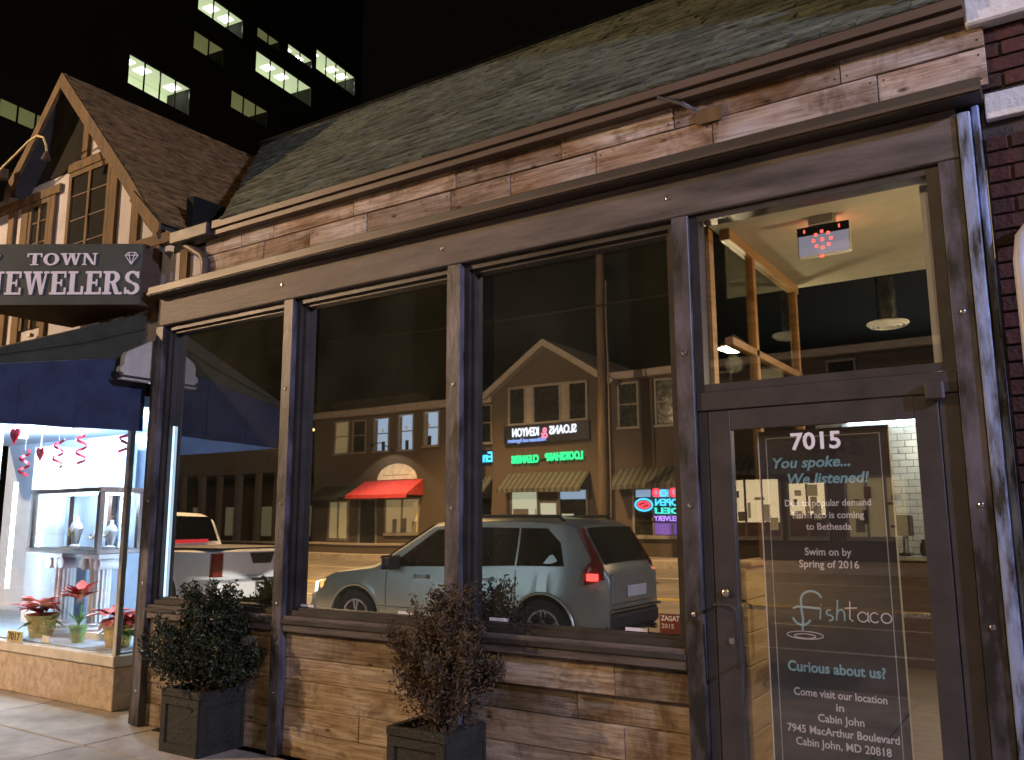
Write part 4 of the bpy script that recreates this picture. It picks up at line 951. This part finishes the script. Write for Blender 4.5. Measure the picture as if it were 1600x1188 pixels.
# gable bay window
f = MB(); gx0, gx1, gz0, gz1 = -16.5, -13.45, 4.95, 6.2; YG = YB+.25
f.box(gx0-.08, gx1+.08, YG, YG+.08, gz0-.08, gz0); f.box(gx0-.08, gx1+.08, YG, YG+.08, gz1, gz1+.08)
for x in (gx0-.08, gx0+.62, gx0+.95, gx1-.95-.08, gx1-.62-.08, gx1): f.box(x, x+.08, YG, YG+.07, gz0, gz1)
wd = obj('window', f, 'opp_frame', O); box('pane', (gx0, gx1, YG+.002, YG+.02, gz0, gz1), 'opp_glass_dark', wd); box('shutter', (gx0+.70, gx0+.94, YG+.021, YG+.06, gz0, gz1), 'opp_trim', wd); box('shutter', (gx1-.94, gx1-.71, YG+.021, YG+.06, gz0, gz1), 'opp_trim', wd)
def shop(x0, x1, z0, z1, em, y=YB, n=2, name='shop_window'):
    f = MB(); e = .07
    f.box(x0-e, x0, y, y+.06, z0, z1+e); f.box(x1, x1+e, y, y+.06, z0, z1+e); f.box(x0, x1, y, y+.06, z1, z1+e); f.box(x0-e, x1+e, y, y+.1, z0-.12, z0-.001)
    for k_ in range(1, n): xx = x0+(x1-x0)*k_/n; f.box(xx-.03, xx+.03, y, y+.05, z0, z1)
    wd = obj(name, f, 'opp_frame', O); box('pane', (x0, x1, y+.002, y+.012, z0, z1), em, wd); return wd
w_ = shop(-25.5, -24.55, .9, 2.35, 'em_shopwarm'); w_ = shop(-22.55, -20.9, 1.15, 2.4, 'em_shopwarm')
for x in (-22.2, -21.7, -21.2): box('display_item', (x, x+.22, YB+.013, YB+.03, 1.15, 1.15+rng.uniform(.4, .9)), 'opp_frame', w_)
shop(-23.9, -23.1, GZ, 2.4, 'opp_glass_dark', n=1, name='shop_door'); shop(-18.35, -17.5, 1.0, 2.4, 'opp_glass_dark', n=1)
YG2 = YB+.25
w_ = shop(-16.45, -15.4, 1.1, 2.55, 'em_shop', YG2, 1); box('counter_line', (-16.4, -15.45, YG2+.013, YG2+.03, 1.1, 1.95), 'opp_trim', w_); box('poster_sheet', (-15.75, -15.48, YG2+.031, YG2+.04, 1.2, 1.98), 'em_shop', w_)
shop(-15.28, -14.65, GZ, 2.15, 'em_shop', YG2, 1, 'shop_door')
w_ = shop(-14.5, -13.5, 1.1, 2.6, 'opp_glass_dark', YG2, 1); box('lit_blind', (-14.48, -13.52, YG2+.013, YG2+.03, 2.28, 2.58), 'em_win_blue', w_); box('lit_panel', (-14.45, -14.0, YG2+.013, YG2+.03, 1.2, 1.8), 'em_shop', w_)
w_ = shop(-11.9, -10.0, 1.1, 2.55, 'opp_glass_dark', n=3); box('neon_glow_panel', (-11.25, -10.3, YB+.013, YB+.03, 1.12, 1.5), 'em_purple_dim', w_); box('lit_backing', (-11.85, -10.05, YB+.013, YB+.02, 2.3, 2.54), 'em_win_blue', w_)  # purple emissive box imitates the glow below the neon
w_ = shop(-8.7, -7.2, 1.1, 2.75, 'em_shopbright', n=3); box('dark_display', (-8.7, -7.2, YB+.013, YB+.03, 1.1, 1.5), 'counter_wood', w_)
w_ = shop(-6.9, -5.9, 1.1, 2.6, 'em_shopbright', n=2); box('dark_display', (-6.9, -5.9, YB+.013, YB+.03, 1.1, 1.7), 'counter_wood', w_)
shop(-5.3, -3.8, 1.1, 2.7, 'em_shopwarm', n=3); shop(-3.2, -1.2, 1.1, 2.7, 'opp_glass_dark', n=2)
for x0_, x1_ in ((-8.7, -7.2), (-6.9, -5.9), (-5.3, -3.8)):
    w_ = [o for o in O.children if o.name.startswith('shop_window') and abs(o.data.vertices[0].co.x-(x0_-.07)) < .02][0]
    for k_ in range(9):
        xa = rng.uniform(x0_, x1_-.25); za = rng.uniform(1.2, 2.3); box('display_item', (xa, xa+rng.uniform(.08, .3), YB+.031+k_*.002, YB+.04+k_*.002, za, za+rng.uniform(.06, .5)), rng.choice(['counter_wood', 'cream_board', 'black_plastic', 'em_shopwarm', 'em_shopwarm', 'vinyl_red', 'opp_frame']), w_)
def awn(x0, x1, z0, z1, proj, y, label, a, b_=None, n=1):
    t = thing('striped_awning' if b_ else 'shop_awning', ((x0+x1)/2, y, z0), label, 'awning', 'awnings of the shops opposite')
    for k_ in range(n):
        xa, xb = x0+(x1-x0)*k_/n, x0+(x1-x0)*(k_+1)/n
        mb = MB(); mb.prism([(y+.01, z1), (y+.01, z1-.04), (y+proj, z0+.10), (y+proj, z0), (y+proj+.02, z0), (y+proj+.02, z0+.14)], 'x', xa, xb)
        obj('awning_strip' if b_ else 'cloth', mb, a if k_ % 2 == 0 or not b_ else b_, t)
    for x in (x0, x1-.01): obj('end_flap', MB().prism([(y+.01, z1-.041), (y+.01, z0+.1), (y+proj-.002, z0+.1)], 'x', x, x+.01), a, t)
awn(-25.9, -24.2, 2.42, 3.0, .9, YB, 'dark awning above the left shop of the row opposite', 'awn_stripe_dark')
awn(-23.7, -20.7, 2.44, 3.15, 1.0, YB, 'red awning lit from above in the row opposite', 'awn_red')
awn(-19.2, -17.45, 2.4, 3.15, .7, YB, 'black striped awning left of the gable opposite', 'awn_stripe_dark', 'awn_stripe_light', 17)
awn(-16.7, -13.35, 2.5, 3.2, .7, YG2, 'black striped awning under the green letters opposite', 'awn_stripe_dark', 'awn_stripe_light', 31)
awn(-12.5, -9.6, 2.55, 3.25, .7, YB, 'striped awning over the neon signs opposite', 'awn_stripe_dark', 'awn_stripe_light', 27)
awn(-9.0, -5.6, 2.85, 3.45, .7, YB, 'striped awning over the brightest shop opposite', 'awn_stripe_dark', 'awn_stripe_light', 31)
def sign(name, loc, label): return thing(name, loc, label, 'sign')
t = sign('auction_sign', (-15, YG2, 4.2), 'dark sign board with white lit serif style lettering under the gable window opposite')
box('board', (-16.75, -13.3, YG2, YG2+.10, 4.2, 4.88), 'navy', t)
text('letters', 'SLOANS', .42, 'em_white_sign', (-14.3, YG2+.125, 4.60), t, face=1, bold=.008, fit=1.05, extrude=.02)
text('letters', '&', .55, 'em_pink', (-15.03, YG2+.125, 4.52), t, face=1, bold=.008, fit=.28, extrude=.02)
text('letters', 'KENYON', .42, 'em_white_sign', (-15.8, YG2+.125, 4.60), t, face=1, bold=.008, fit=1.1, extrude=.02)
text('letters', 'Auctioneers and Appraisers', .2, 'em_blue_sign', (-15.75, YG2+.125, 4.33), t, face=1, bold=.004, fit=1.6, extrude=.02)
t = sign('cleaners_sign', (-15, YG2, 3.5), 'glowing green letters above the striped awning opposite')
text('letters', 'LOOKSHARP', .36, 'em_green', (-14.3, YG2+.06, 3.69), t, face=1, bold=.012, fit=1.45, extrude=.03)
text('letters', 'CLEANERS', .36, 'em_green', (-15.87, YG2+.06, 3.66), t, face=1, bold=.012, fit=1.15, extrude=.03)
box('letter_rail', (-16.5, -13.5, YG2+.002, YG2+.028, 3.60, 3.66), 'navy', t)
t = sign('neon_word_sign', (-18, YB, 3.7), 'cyan blue glowing neon word left of the gable opposite')
text('letters', 'Emb', .5, 'em_cyan', (-17.88, YB+.06, 3.82), t, face=1, bold=.012, fit=.85, extrude=.03)
box('back_plate', (-18.45, -17.4, YB+.002, YB+.028, 3.55, 4.08), 'navy', t)
t = sign('neon_window_sign', (-11.2, YB+.05, 2), 'cluster of red, cyan and purple neon in a shop window opposite')
YN = YB+.08
text('neon_letters', 'OPEN', .30, 'em_cyan', (-10.75, YN, 2.12), t, face=1, bold=.008, fit=.8, extrude=.012)
text('neon_letters', 'DELI', .26, 'em_teal', (-10.75, YN, 1.86), t, face=1, bold=.008, fit=.85, extrude=.012)
text('neon_letters', 'DELIVERY', .22, 'em_purple', (-10.75, YN, 1.62), t, face=1, bold=.006, fit=.95, extrude=.012)
def ringm(x, z, rx, rz_, r): return MB().tube([(x+rx*math.cos(R(a)), YN, z+rz_*math.sin(R(a))) for a in range(0, 361, 20)], r, 6)
obj('neon_oval', ringm(-11.55, 2.05, .30, .19, .03), 'em_cyan', t); obj('neon_oval', ringm(-11.55, 2.05, .20, .10, .035), 'em_redneon', t); obj('neon_bar', MB().tube([(-11.7, YN, 2.0), (-11.4, YN, 2.1)], .035, 6), 'em_redneon', t)
obj('neon_figure', ringm(-10.85, 2.42, .10, .09, .03), 'em_cyan', t); obj('neon_figure', ringm(-11.1, 2.44, .10, .11, .045), 'em_redneon', t); obj('neon_figure', ringm(-10.5, 2.45, .09, .13, .045), 'em_redneon', t)
box('mount', (-11.8, -10.2, YN-.035, YN-.02, 1.5, 1.54), 'black_metal', t)
t = sign('arched_shop_sign', (-22, YB, 3.3), 'cream arched sign board above the red awning opposite')
pts = [(-23.0, 3.17), (-21.0, 3.17)]+[(-22.0+1.0*math.cos(R(a)), 3.17+.62*math.sin(R(a))) for a in range(10, 175, 12)]
obj('board', MB().prism(pts, 'y', YB+.002, YB+.06), 'cream_board', t)
box('rule', (-22.7, -21.3, YB+.061, YB+.066, 3.33, 3.345), 'black_plastic', t)
ld = bpy.data.lights.new('awning_lamp', 'SPOT'); ld.color = (1, .85, .62); ld.energy = 260; ld.spot_size = R(110); ld.shadow_soft_size = .06
lo_ = bpy.data.objects.new('awning_lamp', ld); col.objects.link(lo_); lo_.location = (-22.2, YB+1.25, 4.35); lo_.rotation_euler = (R(-28), 0, 0); par(lo_, t)
obj('lamp_arm', MB().tube([(-22.2, YB, 4.3), (-22.2, YB+.8, 4.55), (-22.2, YB+1.2, 4.45)], .02, 6), 'black_metal', t); obj('lamp_head', MB().lathe([(.03, .1), (.10, .0), (.095, -.01)], 12, -22.2, YB+1.25, 4.38), 'black_metal', t)
box('low_wall', (-40, -20.1, -19.2, -18.9, .3, .72), 'opp_brick', label='low brick wall with pale coping along the far sidewalk', cat='wall')
lw = bpy.data.objects['low_wall']; box('coping', (-40.05, -20.05, -19.25, -18.85, .721, .79), 'opp_trim', lw)
# arcade building far left
AR = thing('arcade_building', (-37, -24, .3), 'pale low building with lit columns at the far left of the reflection', 'building')
box('upper_wall', (-52, -29.5, -30, -24.2, 4.0, 5.2), 'opp_trim', AR); box('back_wall', (-52, -29.5, -30, -27, .3, 3.999), 'arcade_wall', AR)
for i in range(15):
    x = -51+i*1.5; box('column', (x, x+.28, -24.5, -24.25, .3, 3.999), 'opp_trim', AR)
    if i % 2: box('lit_bay', (x+.45, x+1.3, -26.99, -26.95, .8, 2.4), 'em_win_warm', AR)
box('terrace_wall', (-52, -29.5, -32, -31, 5.2, 8.5), 'arcade_wall', AR)
for i in range(12):
    x = rng.uniform(-51, -28); z = rng.choice([6.0, 6.4, 9.6, 7.2])+rng.uniform(-.2, .2)
    obj('far_light', MB().lathe([(.01, -.08), (.07, -.04), (.07, .04), (.01, .08)], 8, x, -25+rng.uniform(-6, 0), z), 'em_dot', label='tiny warm point of light in the dark at the far left of the reflection', cat='light', group='small far lights left of the brick row')

# ------------------------------------------------------------------ poles and street lamps
def upole(x, label):
    t = thing('utility_pole', (x, -18.7, .42), label, 'pole', 'utility poles across the street')
    obj('pole', MB().tube([(x, -18.7, .3), (x+.02, -18.7, 12)], [.17, .12], 12), 'pole_wood', t, smooth=True)
    box('crossarm', (x-1.1, x+1.1, -18.56, -18.46, 11.0, 11.12), 'pole_wood', t)
    obj('riser', MB().tube([(x+.24, -18.66, .4), (x+.24, -18.66, 9)], .03, 6), 'gutter_paint', t)
upole(-25.0, 'brown wooden utility pole at the left end of the brick row opposite'); upole(-11.9, 'brown wooden utility pole in front of the neon shop opposite')
for dz, lb in ((11.15, 'upper overhead wire strung between the utility poles'), (8.2, 'lower thick overhead cable strung between the utility poles')):
    pts = [(-60+i*5, -18.5, dz+.35*((abs((-60+i*5+25) % 26-13)/13)**2)) for i in range(17)]
    obj('overhead_wire', MB().tube(pts, .015 if dz > 10 else .03, 5), 'black_metal', label=lb, cat='wire')
for i, (hd_, ft_, colr, wt, lb, cone) in enumerate(LAMPS):
    t = thing('street_lamp', ft_, lb, 'street lamp', 'street lamps')
    hx_, hy_, hz_ = hd_
    if i == 3:
        obj('pole', MB().tube([(hx_, hy_, 0), (hx_, hy_, hz_-.25)], .05, 10), 'black_metal', t)
        obj('lantern_cap', MB().lathe([(.22, .0), (.16, .1), (.03, .18)], 16, hx_, hy_, hz_+.2), 'black_metal', t, smooth=True)
        obj('lens', MB().lathe([(.06, -.22), (.15, -.12), (.17, .1), (.16, .19)], 16, hx_, hy_, hz_), 'em_lamp_cool', t, smooth=True)
        point('lamp_light', (hx_-.3, hy_, hz_), colr, wt, .18, t)
    else:
        s_ = 1 if hy_ > ft_[1] else -1
        obj('pole', MB().tube([(*ft_[:2], 0), (*ft_[:2], hz_-.4)], [.11, .07], 10), 'pole_metal', t)
        obj('arm', MB().tube([(*ft_[:2], hz_-.6), ((hx_+ft_[0])/2, ft_[1]+(hy_-ft_[1])*.4, hz_+.05), (hx_, hy_, hz_+.12)], .035, 8), 'alloy', t)
        obj('lamp_head', MB().box(hx_-.16, hx_+.16, hy_-.35, hy_+.35, hz_+.06, hz_+.18, ch=.03), 'alloy', t)
        obj('lens', MB().box(hx_-.11, hx_+.11, hy_-.2, hy_+.2, hz_+.03, hz_+.058), 'em_lamp_warm', t)
        if cone:
            ld = bpy.data.lights.new('lamp_light', 'SPOT'); ld.color = colr; ld.energy = wt; ld.spot_size = R(cone); ld.spot_blend = .35; ld.shadow_soft_size = .15
            lo_ = bpy.data.objects.new('lamp_light', ld); col.objects.link(lo_); lo_.location = (hx_, hy_, hz_-.1); par(lo_, t)
        else: point('lamp_light', (hx_, hy_, hz_-.10), colr, wt, .12, t)

# ------------------------------------------------------------------ vehicles
def lerp_tab(tab, x):
    if x <= tab[0][0]: return tab[0][1]
    for (a, va), (b_, vb) in zip(tab, tab[1:]):
        if x <= b_: return va+(vb-va)*(x-a)/(b_-a)
    return tab[-1][1]
def vehicle(name, label, loc, L, HW, top, belt, sill, wheels, wr, paint, wins_, group, wind, rearg, rot=math.pi, lowclad=True, plan=None):
    t = thing(name, (0, 0, 0), label, 'car', group)
    AR_ = wr+.075
    def zbot(x):
        z = sill if .25 < x < L-.25 else sill+.10
        for wx in wheels:
            d = abs(x-wx)
            if d < AR_: z = max(z, wr+math.sqrt(AR_**2-d*d)*.98)
        return z
    def hw(x):
        u = min(x, L-x); return HW*(1-(.17 if x > L/2 else .24)*max(0, 1-u/.75)**2.0)
    def sec(x):
        w_ = hw(x); zt = lerp_tab(top, x); zb_ = min(lerp_tab(belt, x), zt-.03); z0 = zbot(x)
        sh_ = zt-.07; 
        if sh_ < zb_+.02: sh_ = zb_+.012
        wt_ = w_*.955-max(0, sh_-zb_)*.30
        zl = [max(z0, .30), max(z0+.005, .44), max(z0+.01, .62), max(z0+.015, .80)]
        return [(w_*.93, z0), (w_*.975, max(zl[0], z0)), (w_*1.0, max(zl[1], z0)), (w_*.998, max(zl[2], z0)), (w_*.985, min(max(zl[3], z0), zb_-.01)), (w_*.958, zb_), (wt_, sh_), (wt_-.09, zt-.015), (wt_*.45, zt), (0, zt)]
    xs_ = [0, .015, .05, .10]; x = .14
    while x < L-.12: xs_.append(x); x += .045
    xs_ += [L-.10, L-.05, L-.015, L]
    rings = []
    for x in xs_:
        h = sec(x); rings.append([(x, y, z) for y, z in h]+[(x, -y, z) for y, z in h[-2::-1]])
    n = len(rings[0]); mb = MB(); vs = [p for rr in rings for p in rr]; fs = []
    for i in range(len(rings)-1):
        for k_ in range(n-1): fs.append((i*n+k_, i*n+k_+1, (i+1)*n+k_+1, (i+1)*n+k_))
    fs += [tuple(range(n)), tuple(range((len(rings)-1)*n, len(rings)*n))]
    mb.add(vs, fs); body = obj('body', mb, paint, t, smooth=True, local=True)
    obj('underbody', MB().box(.55, L-.55, -HW*.86, HW*.86, sill+.02, sill+.45), 'cladding', t, local=True)
    def yside(x, z):
        h = sec(x); (ya, za), (yb, zb_) = h[5], h[6]
        return ya+(yb-ya)*max(0, min(1, (z-za)/max(.01, zb_-za)))
    for s_ in (1, -1):
        for poly in wins_:
            # resample polygon edge points
            pp = []
            for (a, b_), (c_, d) in zip(poly, poly[1:]+poly[:1]):
                for k_ in range(4): pp.append((a+(c_-a)*k_/4, b_+(d-b_)*k_/4))
            m2 = MB(); o_ = [(x, s_*(yside(x, z)+.007), z) for x, z in pp]; i_ = [(x, s_*(yside(x, z)-.01), z) for x, z in pp]; N = len(pp)
            m2.add(o_+i_, [tuple(range(N))]+[(k_, (k_+1) % N, N+(k_+1) % N, N+k_) for k_ in range(N)])
            obj('side_window', m2, 'car_glass', t, local=True)
    for nm, (xa, xb), inset in (('windscreen', wind, .10), ('rear_window', rearg, .10)):
        m2 = MB(); N = 6; v_ = []
        for k_ in range(N+1):
            x = xa+(xb-xa)*k_/N; zt = lerp_tab(top, x); wq = sec(x)[6][0]-inset
            v_ += [(x, -wq, zt+.004), (x, 0, zt+.014), (x, wq, zt+.004)]
        m2.add(v_, [(3*k_+j, 3*k_+j+1, 3*k_+j+4, 3*k_+j+3) for k_ in range(N) for j in range(2)]); 
        dx = (.015 if nm == 'windscreen' else -.015); m2.v = [(a+dx, b_, c_) for a, b_, c_ in m2.v]
        obj(nm, m2, 'car_glass', t, local=True)
    for wx in wheels:
        for s_ in (1, -1):
            yo = s_*(HW-.02)
            ty = MB().lathe([(wr*.64, -.10), (wr*.80, -.115), (wr*.95, -.11), (wr, -.08), (wr, .08), (wr*.95, .11), (wr*.80, .115), (wr*.64, .10)], 32, wx, yo-s_*.115, wr, 'y')
            wo_ = obj('wheel', ty, 'rubber', t, smooth=True, local=True)
            obj('hub_disc', MB().lathe([(wr*.63, -.04), (wr*.63, .04)], 28, wx, yo-s_*.14, wr, 'y'), 'black_plastic', wo_, local=True)
            rm = MB(); rm.tube([(wx+wr*.62*math.cos(R(a)), yo-s_*.015, wr+wr*.62*math.sin(R(a))) for a in range(0, 361, 15)], .016, 6, cap=False)
            for k_ in range(5):
                for da in (-9, 9):
                    a = R(k_*72+90+da); a2 = R(k_*72+90+da*.8); rm.tube([(wx+.05*math.cos(a2), yo-s_*.02, wr+.05*math.sin(a2)), (wx+wr*.6*math.cos(a), yo-s_*.012, wr+wr*.6*math.sin(a))], .016, 6)
            rm.lathe([(.06, -.02), (.06, .015), (.03, .022)] if s_ > 0 else [(.03, -.022), (.06, -.015), (.06, .02)], 16, wx, yo-s_*.02, wr, 'y')
            obj('rim', rm, 'alloy', wo_, smooth=True, local=True)
            al = MB(); al.tube([(wx+AR_*math.cos(R(a)), s_*(HW-.008), wr+AR_*.98*math.sin(R(a))) for a in range(-4, 185, 12)], .018, 6); obj('arch_trim', al, paint, t, local=True, smooth=True)
    t.location = loc; t.rotation_euler = (0, 0, rot)
    t['_'] = 0; del t['_']
    return t, sec, hw, yside
# silver estate SUV parked at the kerb
LX = 4.68
top = [(0, .96), (.02, 1.05), (.08, 1.12), (.36, 1.58), (.55, 1.655), (1.1, 1.69), (2.1, 1.68), (2.53, 1.62), (3.40, 1.10), (3.53, 1.06), (4.15, .97), (4.48, .87), (4.62, .75), (4.68, .60)]
belt = [(0, .93), (.08, 1.08), (1.8, 1.05), (3.4, 1.01), (4.15, .92), (4.52, .79), (4.68, .54)]
SUVY = -4.36-.95
suv, sec, hw_, ys = vehicle('parked_suv', 'silver estate suv parked at the kerb with lit tail lamps, mirrored in two windows', (-4.60, SUVY+.05, -.06), LX, .90, top, belt, .27, (.80, 3.75), .36, 'silver_paint',
    [[(.52, 1.11), (1.17, 1.10), (1.17, 1.545), (.80, 1.545), (.60, 1.38)], [(1.20, 1.10), (2.10, 1.075), (2.10, 1.555), (1.20, 1.545)], [(2.13, 1.073), (3.16, 1.04), (2.82, 1.28), (2.46, 1.52), (2.13, 1.545)]], 'vehicles in the street', (2.60, 3.36), (.09, .34), rot=math.pi-R(1.2))
def sub(name, mb, mt, p, **k_): return obj(name, mb, mt, p, local=True, **k_)
for s_ in (1, -1):
    pr = [(.05, .96), (.27, .90), (.27, 1.07), (.20, 1.18), (.42, 1.54), (.35, 1.55), (.08, 1.12)]
    m2 = MB(); o_ = [(x, s_*(ys(max(x, .12), max(z, 1.08)) + .010 - (.0 if z > 1.07 else -.015)), z) for x, z in pr]; i_ = [(x, y-s_*.06, z) for x, y, z in o_]; N = len(pr)
    m2.add(o_+i_, [tuple(range(N)), tuple(range(2*N-1, N-1, -1))]+[(k_, (k_+1) % N, N+(k_+1) % N, N+k_) for k_ in range(N)]); sub('tail_lamp', m2, 'tail_lens', suv)
    sub('tail_bulb', MB().box(.09, .22, s_*.83, s_*(hw_(.2)*.985+.006), .95, 1.03), 'em_tail', suv)
    sub('headlight', MB().prism([(4.24, .73), (4.58, .65), (4.56, .79), (4.27, .87)], 'y', s_*.80, s_*.70), 'em_head', suv)
    sub('indicator', MB().prism([(4.34, .75), (4.44, .71), (4.44, .81), (4.35, .84)], 'y', s_*.835, s_*.81), 'em_amber', suv)
    sub('roof_rail', MB().tube([(.60, s_*.66, 1.63), (.67, s_*.66, 1.685), (2.15, s_*.66, 1.685), (2.3, s_*.66, 1.63)], .022, 6), 'black_plastic', suv)
    sub('wing_mirror', MB().box(3.00, 3.13, s_*.88, s_*1.04, 1.04, 1.16, ch=.03), 'cladding', suv)
    for x in (1.50, 2.50): sub('door_handle', MB().box(x, x+.20, s_*.875, s_*.912, .92, .95, ch=.012), 'silver_paint', suv)
    for x in (1.18, 2.12, 3.20):
        sub('door_seam', MB().tube([(x, s_*(ys(x, 1.0)+.002), 1.05), (x+.0, s_*.900, .80), (x, s_*.901, .50), (x+.02, s_*.882, .34)], .0035, 4), 'cladding', suv)
    sub('side_moulding', MB().tube([(1.35, s_*.902, .52), (3.35, s_*.902, .52)], .016, 6), 'silver_paint', suv)
    ld = bpy.data.lights.new('low_beam', 'SPOT'); ld.color = (1, .96, .88); ld.energy = 900; ld.spot_size = R(60); ld.spot_blend = .12; ld.shadow_soft_size = .04
    lo_ = bpy.data.objects.new('low_beam', ld); col.objects.link(lo_); lo_.parent = suv; lo_.location = (4.72, s_*.66, .74); lo_.rotation_euler = Vector((1, 0, -.50)).to_track_quat('-Z', 'Y').to_euler()
sub('rear_bumper', MB().box(-.04, .20, -.70, .70, .34, .60, ch=.07), 'cladding', suv)
sub('bumper_trim', MB().box(-.055, -.02, -.70, .70, .58, .62, ch=.012), 'chrome', suv)
sub('tailgate_panel', MB().box(-.025, .03, -.62, .62, .66, 1.02, ch=.02), 'silver_paint', suv)
pl_ = sub('number_plate', MB().box(-.04, -.026, -.26, .26, .74, .87), 'paper', suv)
sub('front_bumper', MB().box(4.56, 4.72, -.78, .78, .30, .55, ch=.05), 'silver_paint', suv)
sub('grille', MB().box(4.60, 4.70, -.42, .42, .57, .72, ch=.02), 'black_plastic', suv)
sub('fog_trim', MB().box(4.62, 4.73, .50, .74, .40, .47, ch=.01), 'chrome', suv); sub('fog_trim', MB().box(4.62, 4.73, -.74, -.50, .40, .47, ch=.01), 'chrome', suv)
sub('exhaust_pipe', MB().tube([(-.04, .55, .32), (.4, .55, .33)], .035, 10), 'steel', suv); sub('tow_hook', MB().box(-.12, .06, -.05, .05, .30, .36, ch=.01), 'cladding', suv)
# pickup ahead of it
ttop = [(0, .98), (.02, 1.09), (.06, 1.13), (2.11, 1.13), (2.15, 1.17), (2.27, 1.67), (2.55, 1.75), (3.4, 1.75), (3.75, 1.69), (4.3, 1.19), (4.45, 1.15), (5.35, 1.05), (5.6, .93), (5.7, .7)]
tbelt = [(0, .96), (.06, 1.07), (2.1, 1.09), (4.35, 1.09), (5.4, .95), (5.7, .6)]
trk, sec2, hw2, ys2 = vehicle('pickup_truck', 'white pickup truck with bright lit tailgate parked ahead of the silver suv', (-11.45, SUVY+.02, -.0), 5.7, .95, ttop, tbelt, .36, (1.3, 4.75), .38, 'white_paint',
    [[(2.36, 1.16), (3.15, 1.15), (3.15, 1.61), (2.44, 1.61)], [(3.2, 1.15), (4.1, 1.15), (3.62, 1.59), (3.2, 1.61)]], 'vehicles in the street', (3.78, 4.27), (2.16, 2.27))
sub('bed_cover', MB().box(.08, 2.09, -.80, .80, 1.132, 1.155, ch=.01), 'black_plastic', trk)
sub('tailgate', MB().box(-.03, .05, -.76, .76, .70, 1.11, ch=.02), 'white_paint', trk)
sub('tailgate_handle', MB().prism([(-.26, 1.07), (.26, 1.07), (.19, .90), (-.19, .90)], 'x', -.05, -.0305), 'black_plastic', trk)
bp_ = sub('bumper', MB().box(-.16, .10, -.92, .92, .37, .66, ch=.04), 'white_plastic', trk)
sub('bumper_step', MB().box(-.17, -.05, -.30, .50, .635, .67, ch=.01), 'cladding', trk)
npl = sub('number_plate', MB().box(-.185, -.165, -.17, .17, .42, .58), 'paper', trk)
sub('plate_recess', MB().box(-.166, -.1605, -.24, .24, .39, .61), 'cladding', trk)
me = text_mesh('4A 62 31', .10, bold=.002, extrude=.002)
me.transform(Matrix.Translation((-.188, 0, .50)) @ Matrix.Rotation(-math.pi/2, 4, 'Z') @ Matrix.Rotation(math.pi/2, 4, 'X')); obj('plate_digits', me, 'navy', npl, local=True)
for s_ in (1, -1):
    sub('tail_lamp', MB().box(-.035, .05, s_*.79, s_*.945 if s_ > 0 else -.945, .72, 1.06, ch=.015), 'tail_lens', trk)
    sub('rear_reflector', MB().box(-.166, -.155, s_*.72, s_*.86, .46, .50), 'vinyl_red', trk)
    sub('wing_mirror', MB().box(3.72, 3.86, s_*.95, s_*1.15, 1.1, 1.3, ch=.03), 'cladding', trk)
    sub('headlight', MB().box(5.45, 5.58, s_*.55, s_*.80, .72, .9, ch=.02), 'white_plastic', trk)
sub('rear_window_sticker', MB().box(2.135, 2.15, -.55, .55, 1.20, 1.26), 'em_tail_dim', trk)
sub('roof_aerial', MB().tube([(2.5, -.7, 1.72), (2.2, -.72, 2.0)], .008, 5), 'black_metal', trk)
# a third car on the far lane
stop = [(0, .85), (.05, .95), (.5, 1.02), (1.2, 1.38), (1.7, 1.44), (2.5, 1.42), (3.3, 1.0), (4.3, .86), (4.5, .6)]
car, s3, h3, y3 = vehicle('passing_car', 'dark saloon car on the far lane behind the silver suv', (-13.2, -13.6, .10), 4.5, .88, stop, [(0, .82), (.5, .95), (3.3, .93), (4.3, .8), (4.5, .5)], .2, (.9, 3.6), .32, 'dark_paint',
    [[(1.0, 1.0), (1.9, 1.0), (1.9, 1.33), (1.35, 1.32)], [(1.98, 1.0), (3.0, .99), (2.45, 1.33), (1.98, 1.34)]], 'vehicles in the street', (2.55, 3.25), (.55, 1.15), rot=0)
for s_ in (1, -1): sub('headlight', MB().box(4.36, 4.5, s_*.45, s_*.72, .56, .7, ch=.02), 'em_head', car); sub('tail_lamp', MB().box(-.01, .08, s_*.55, s_*.8, .7, .85), 'em_tail', car)
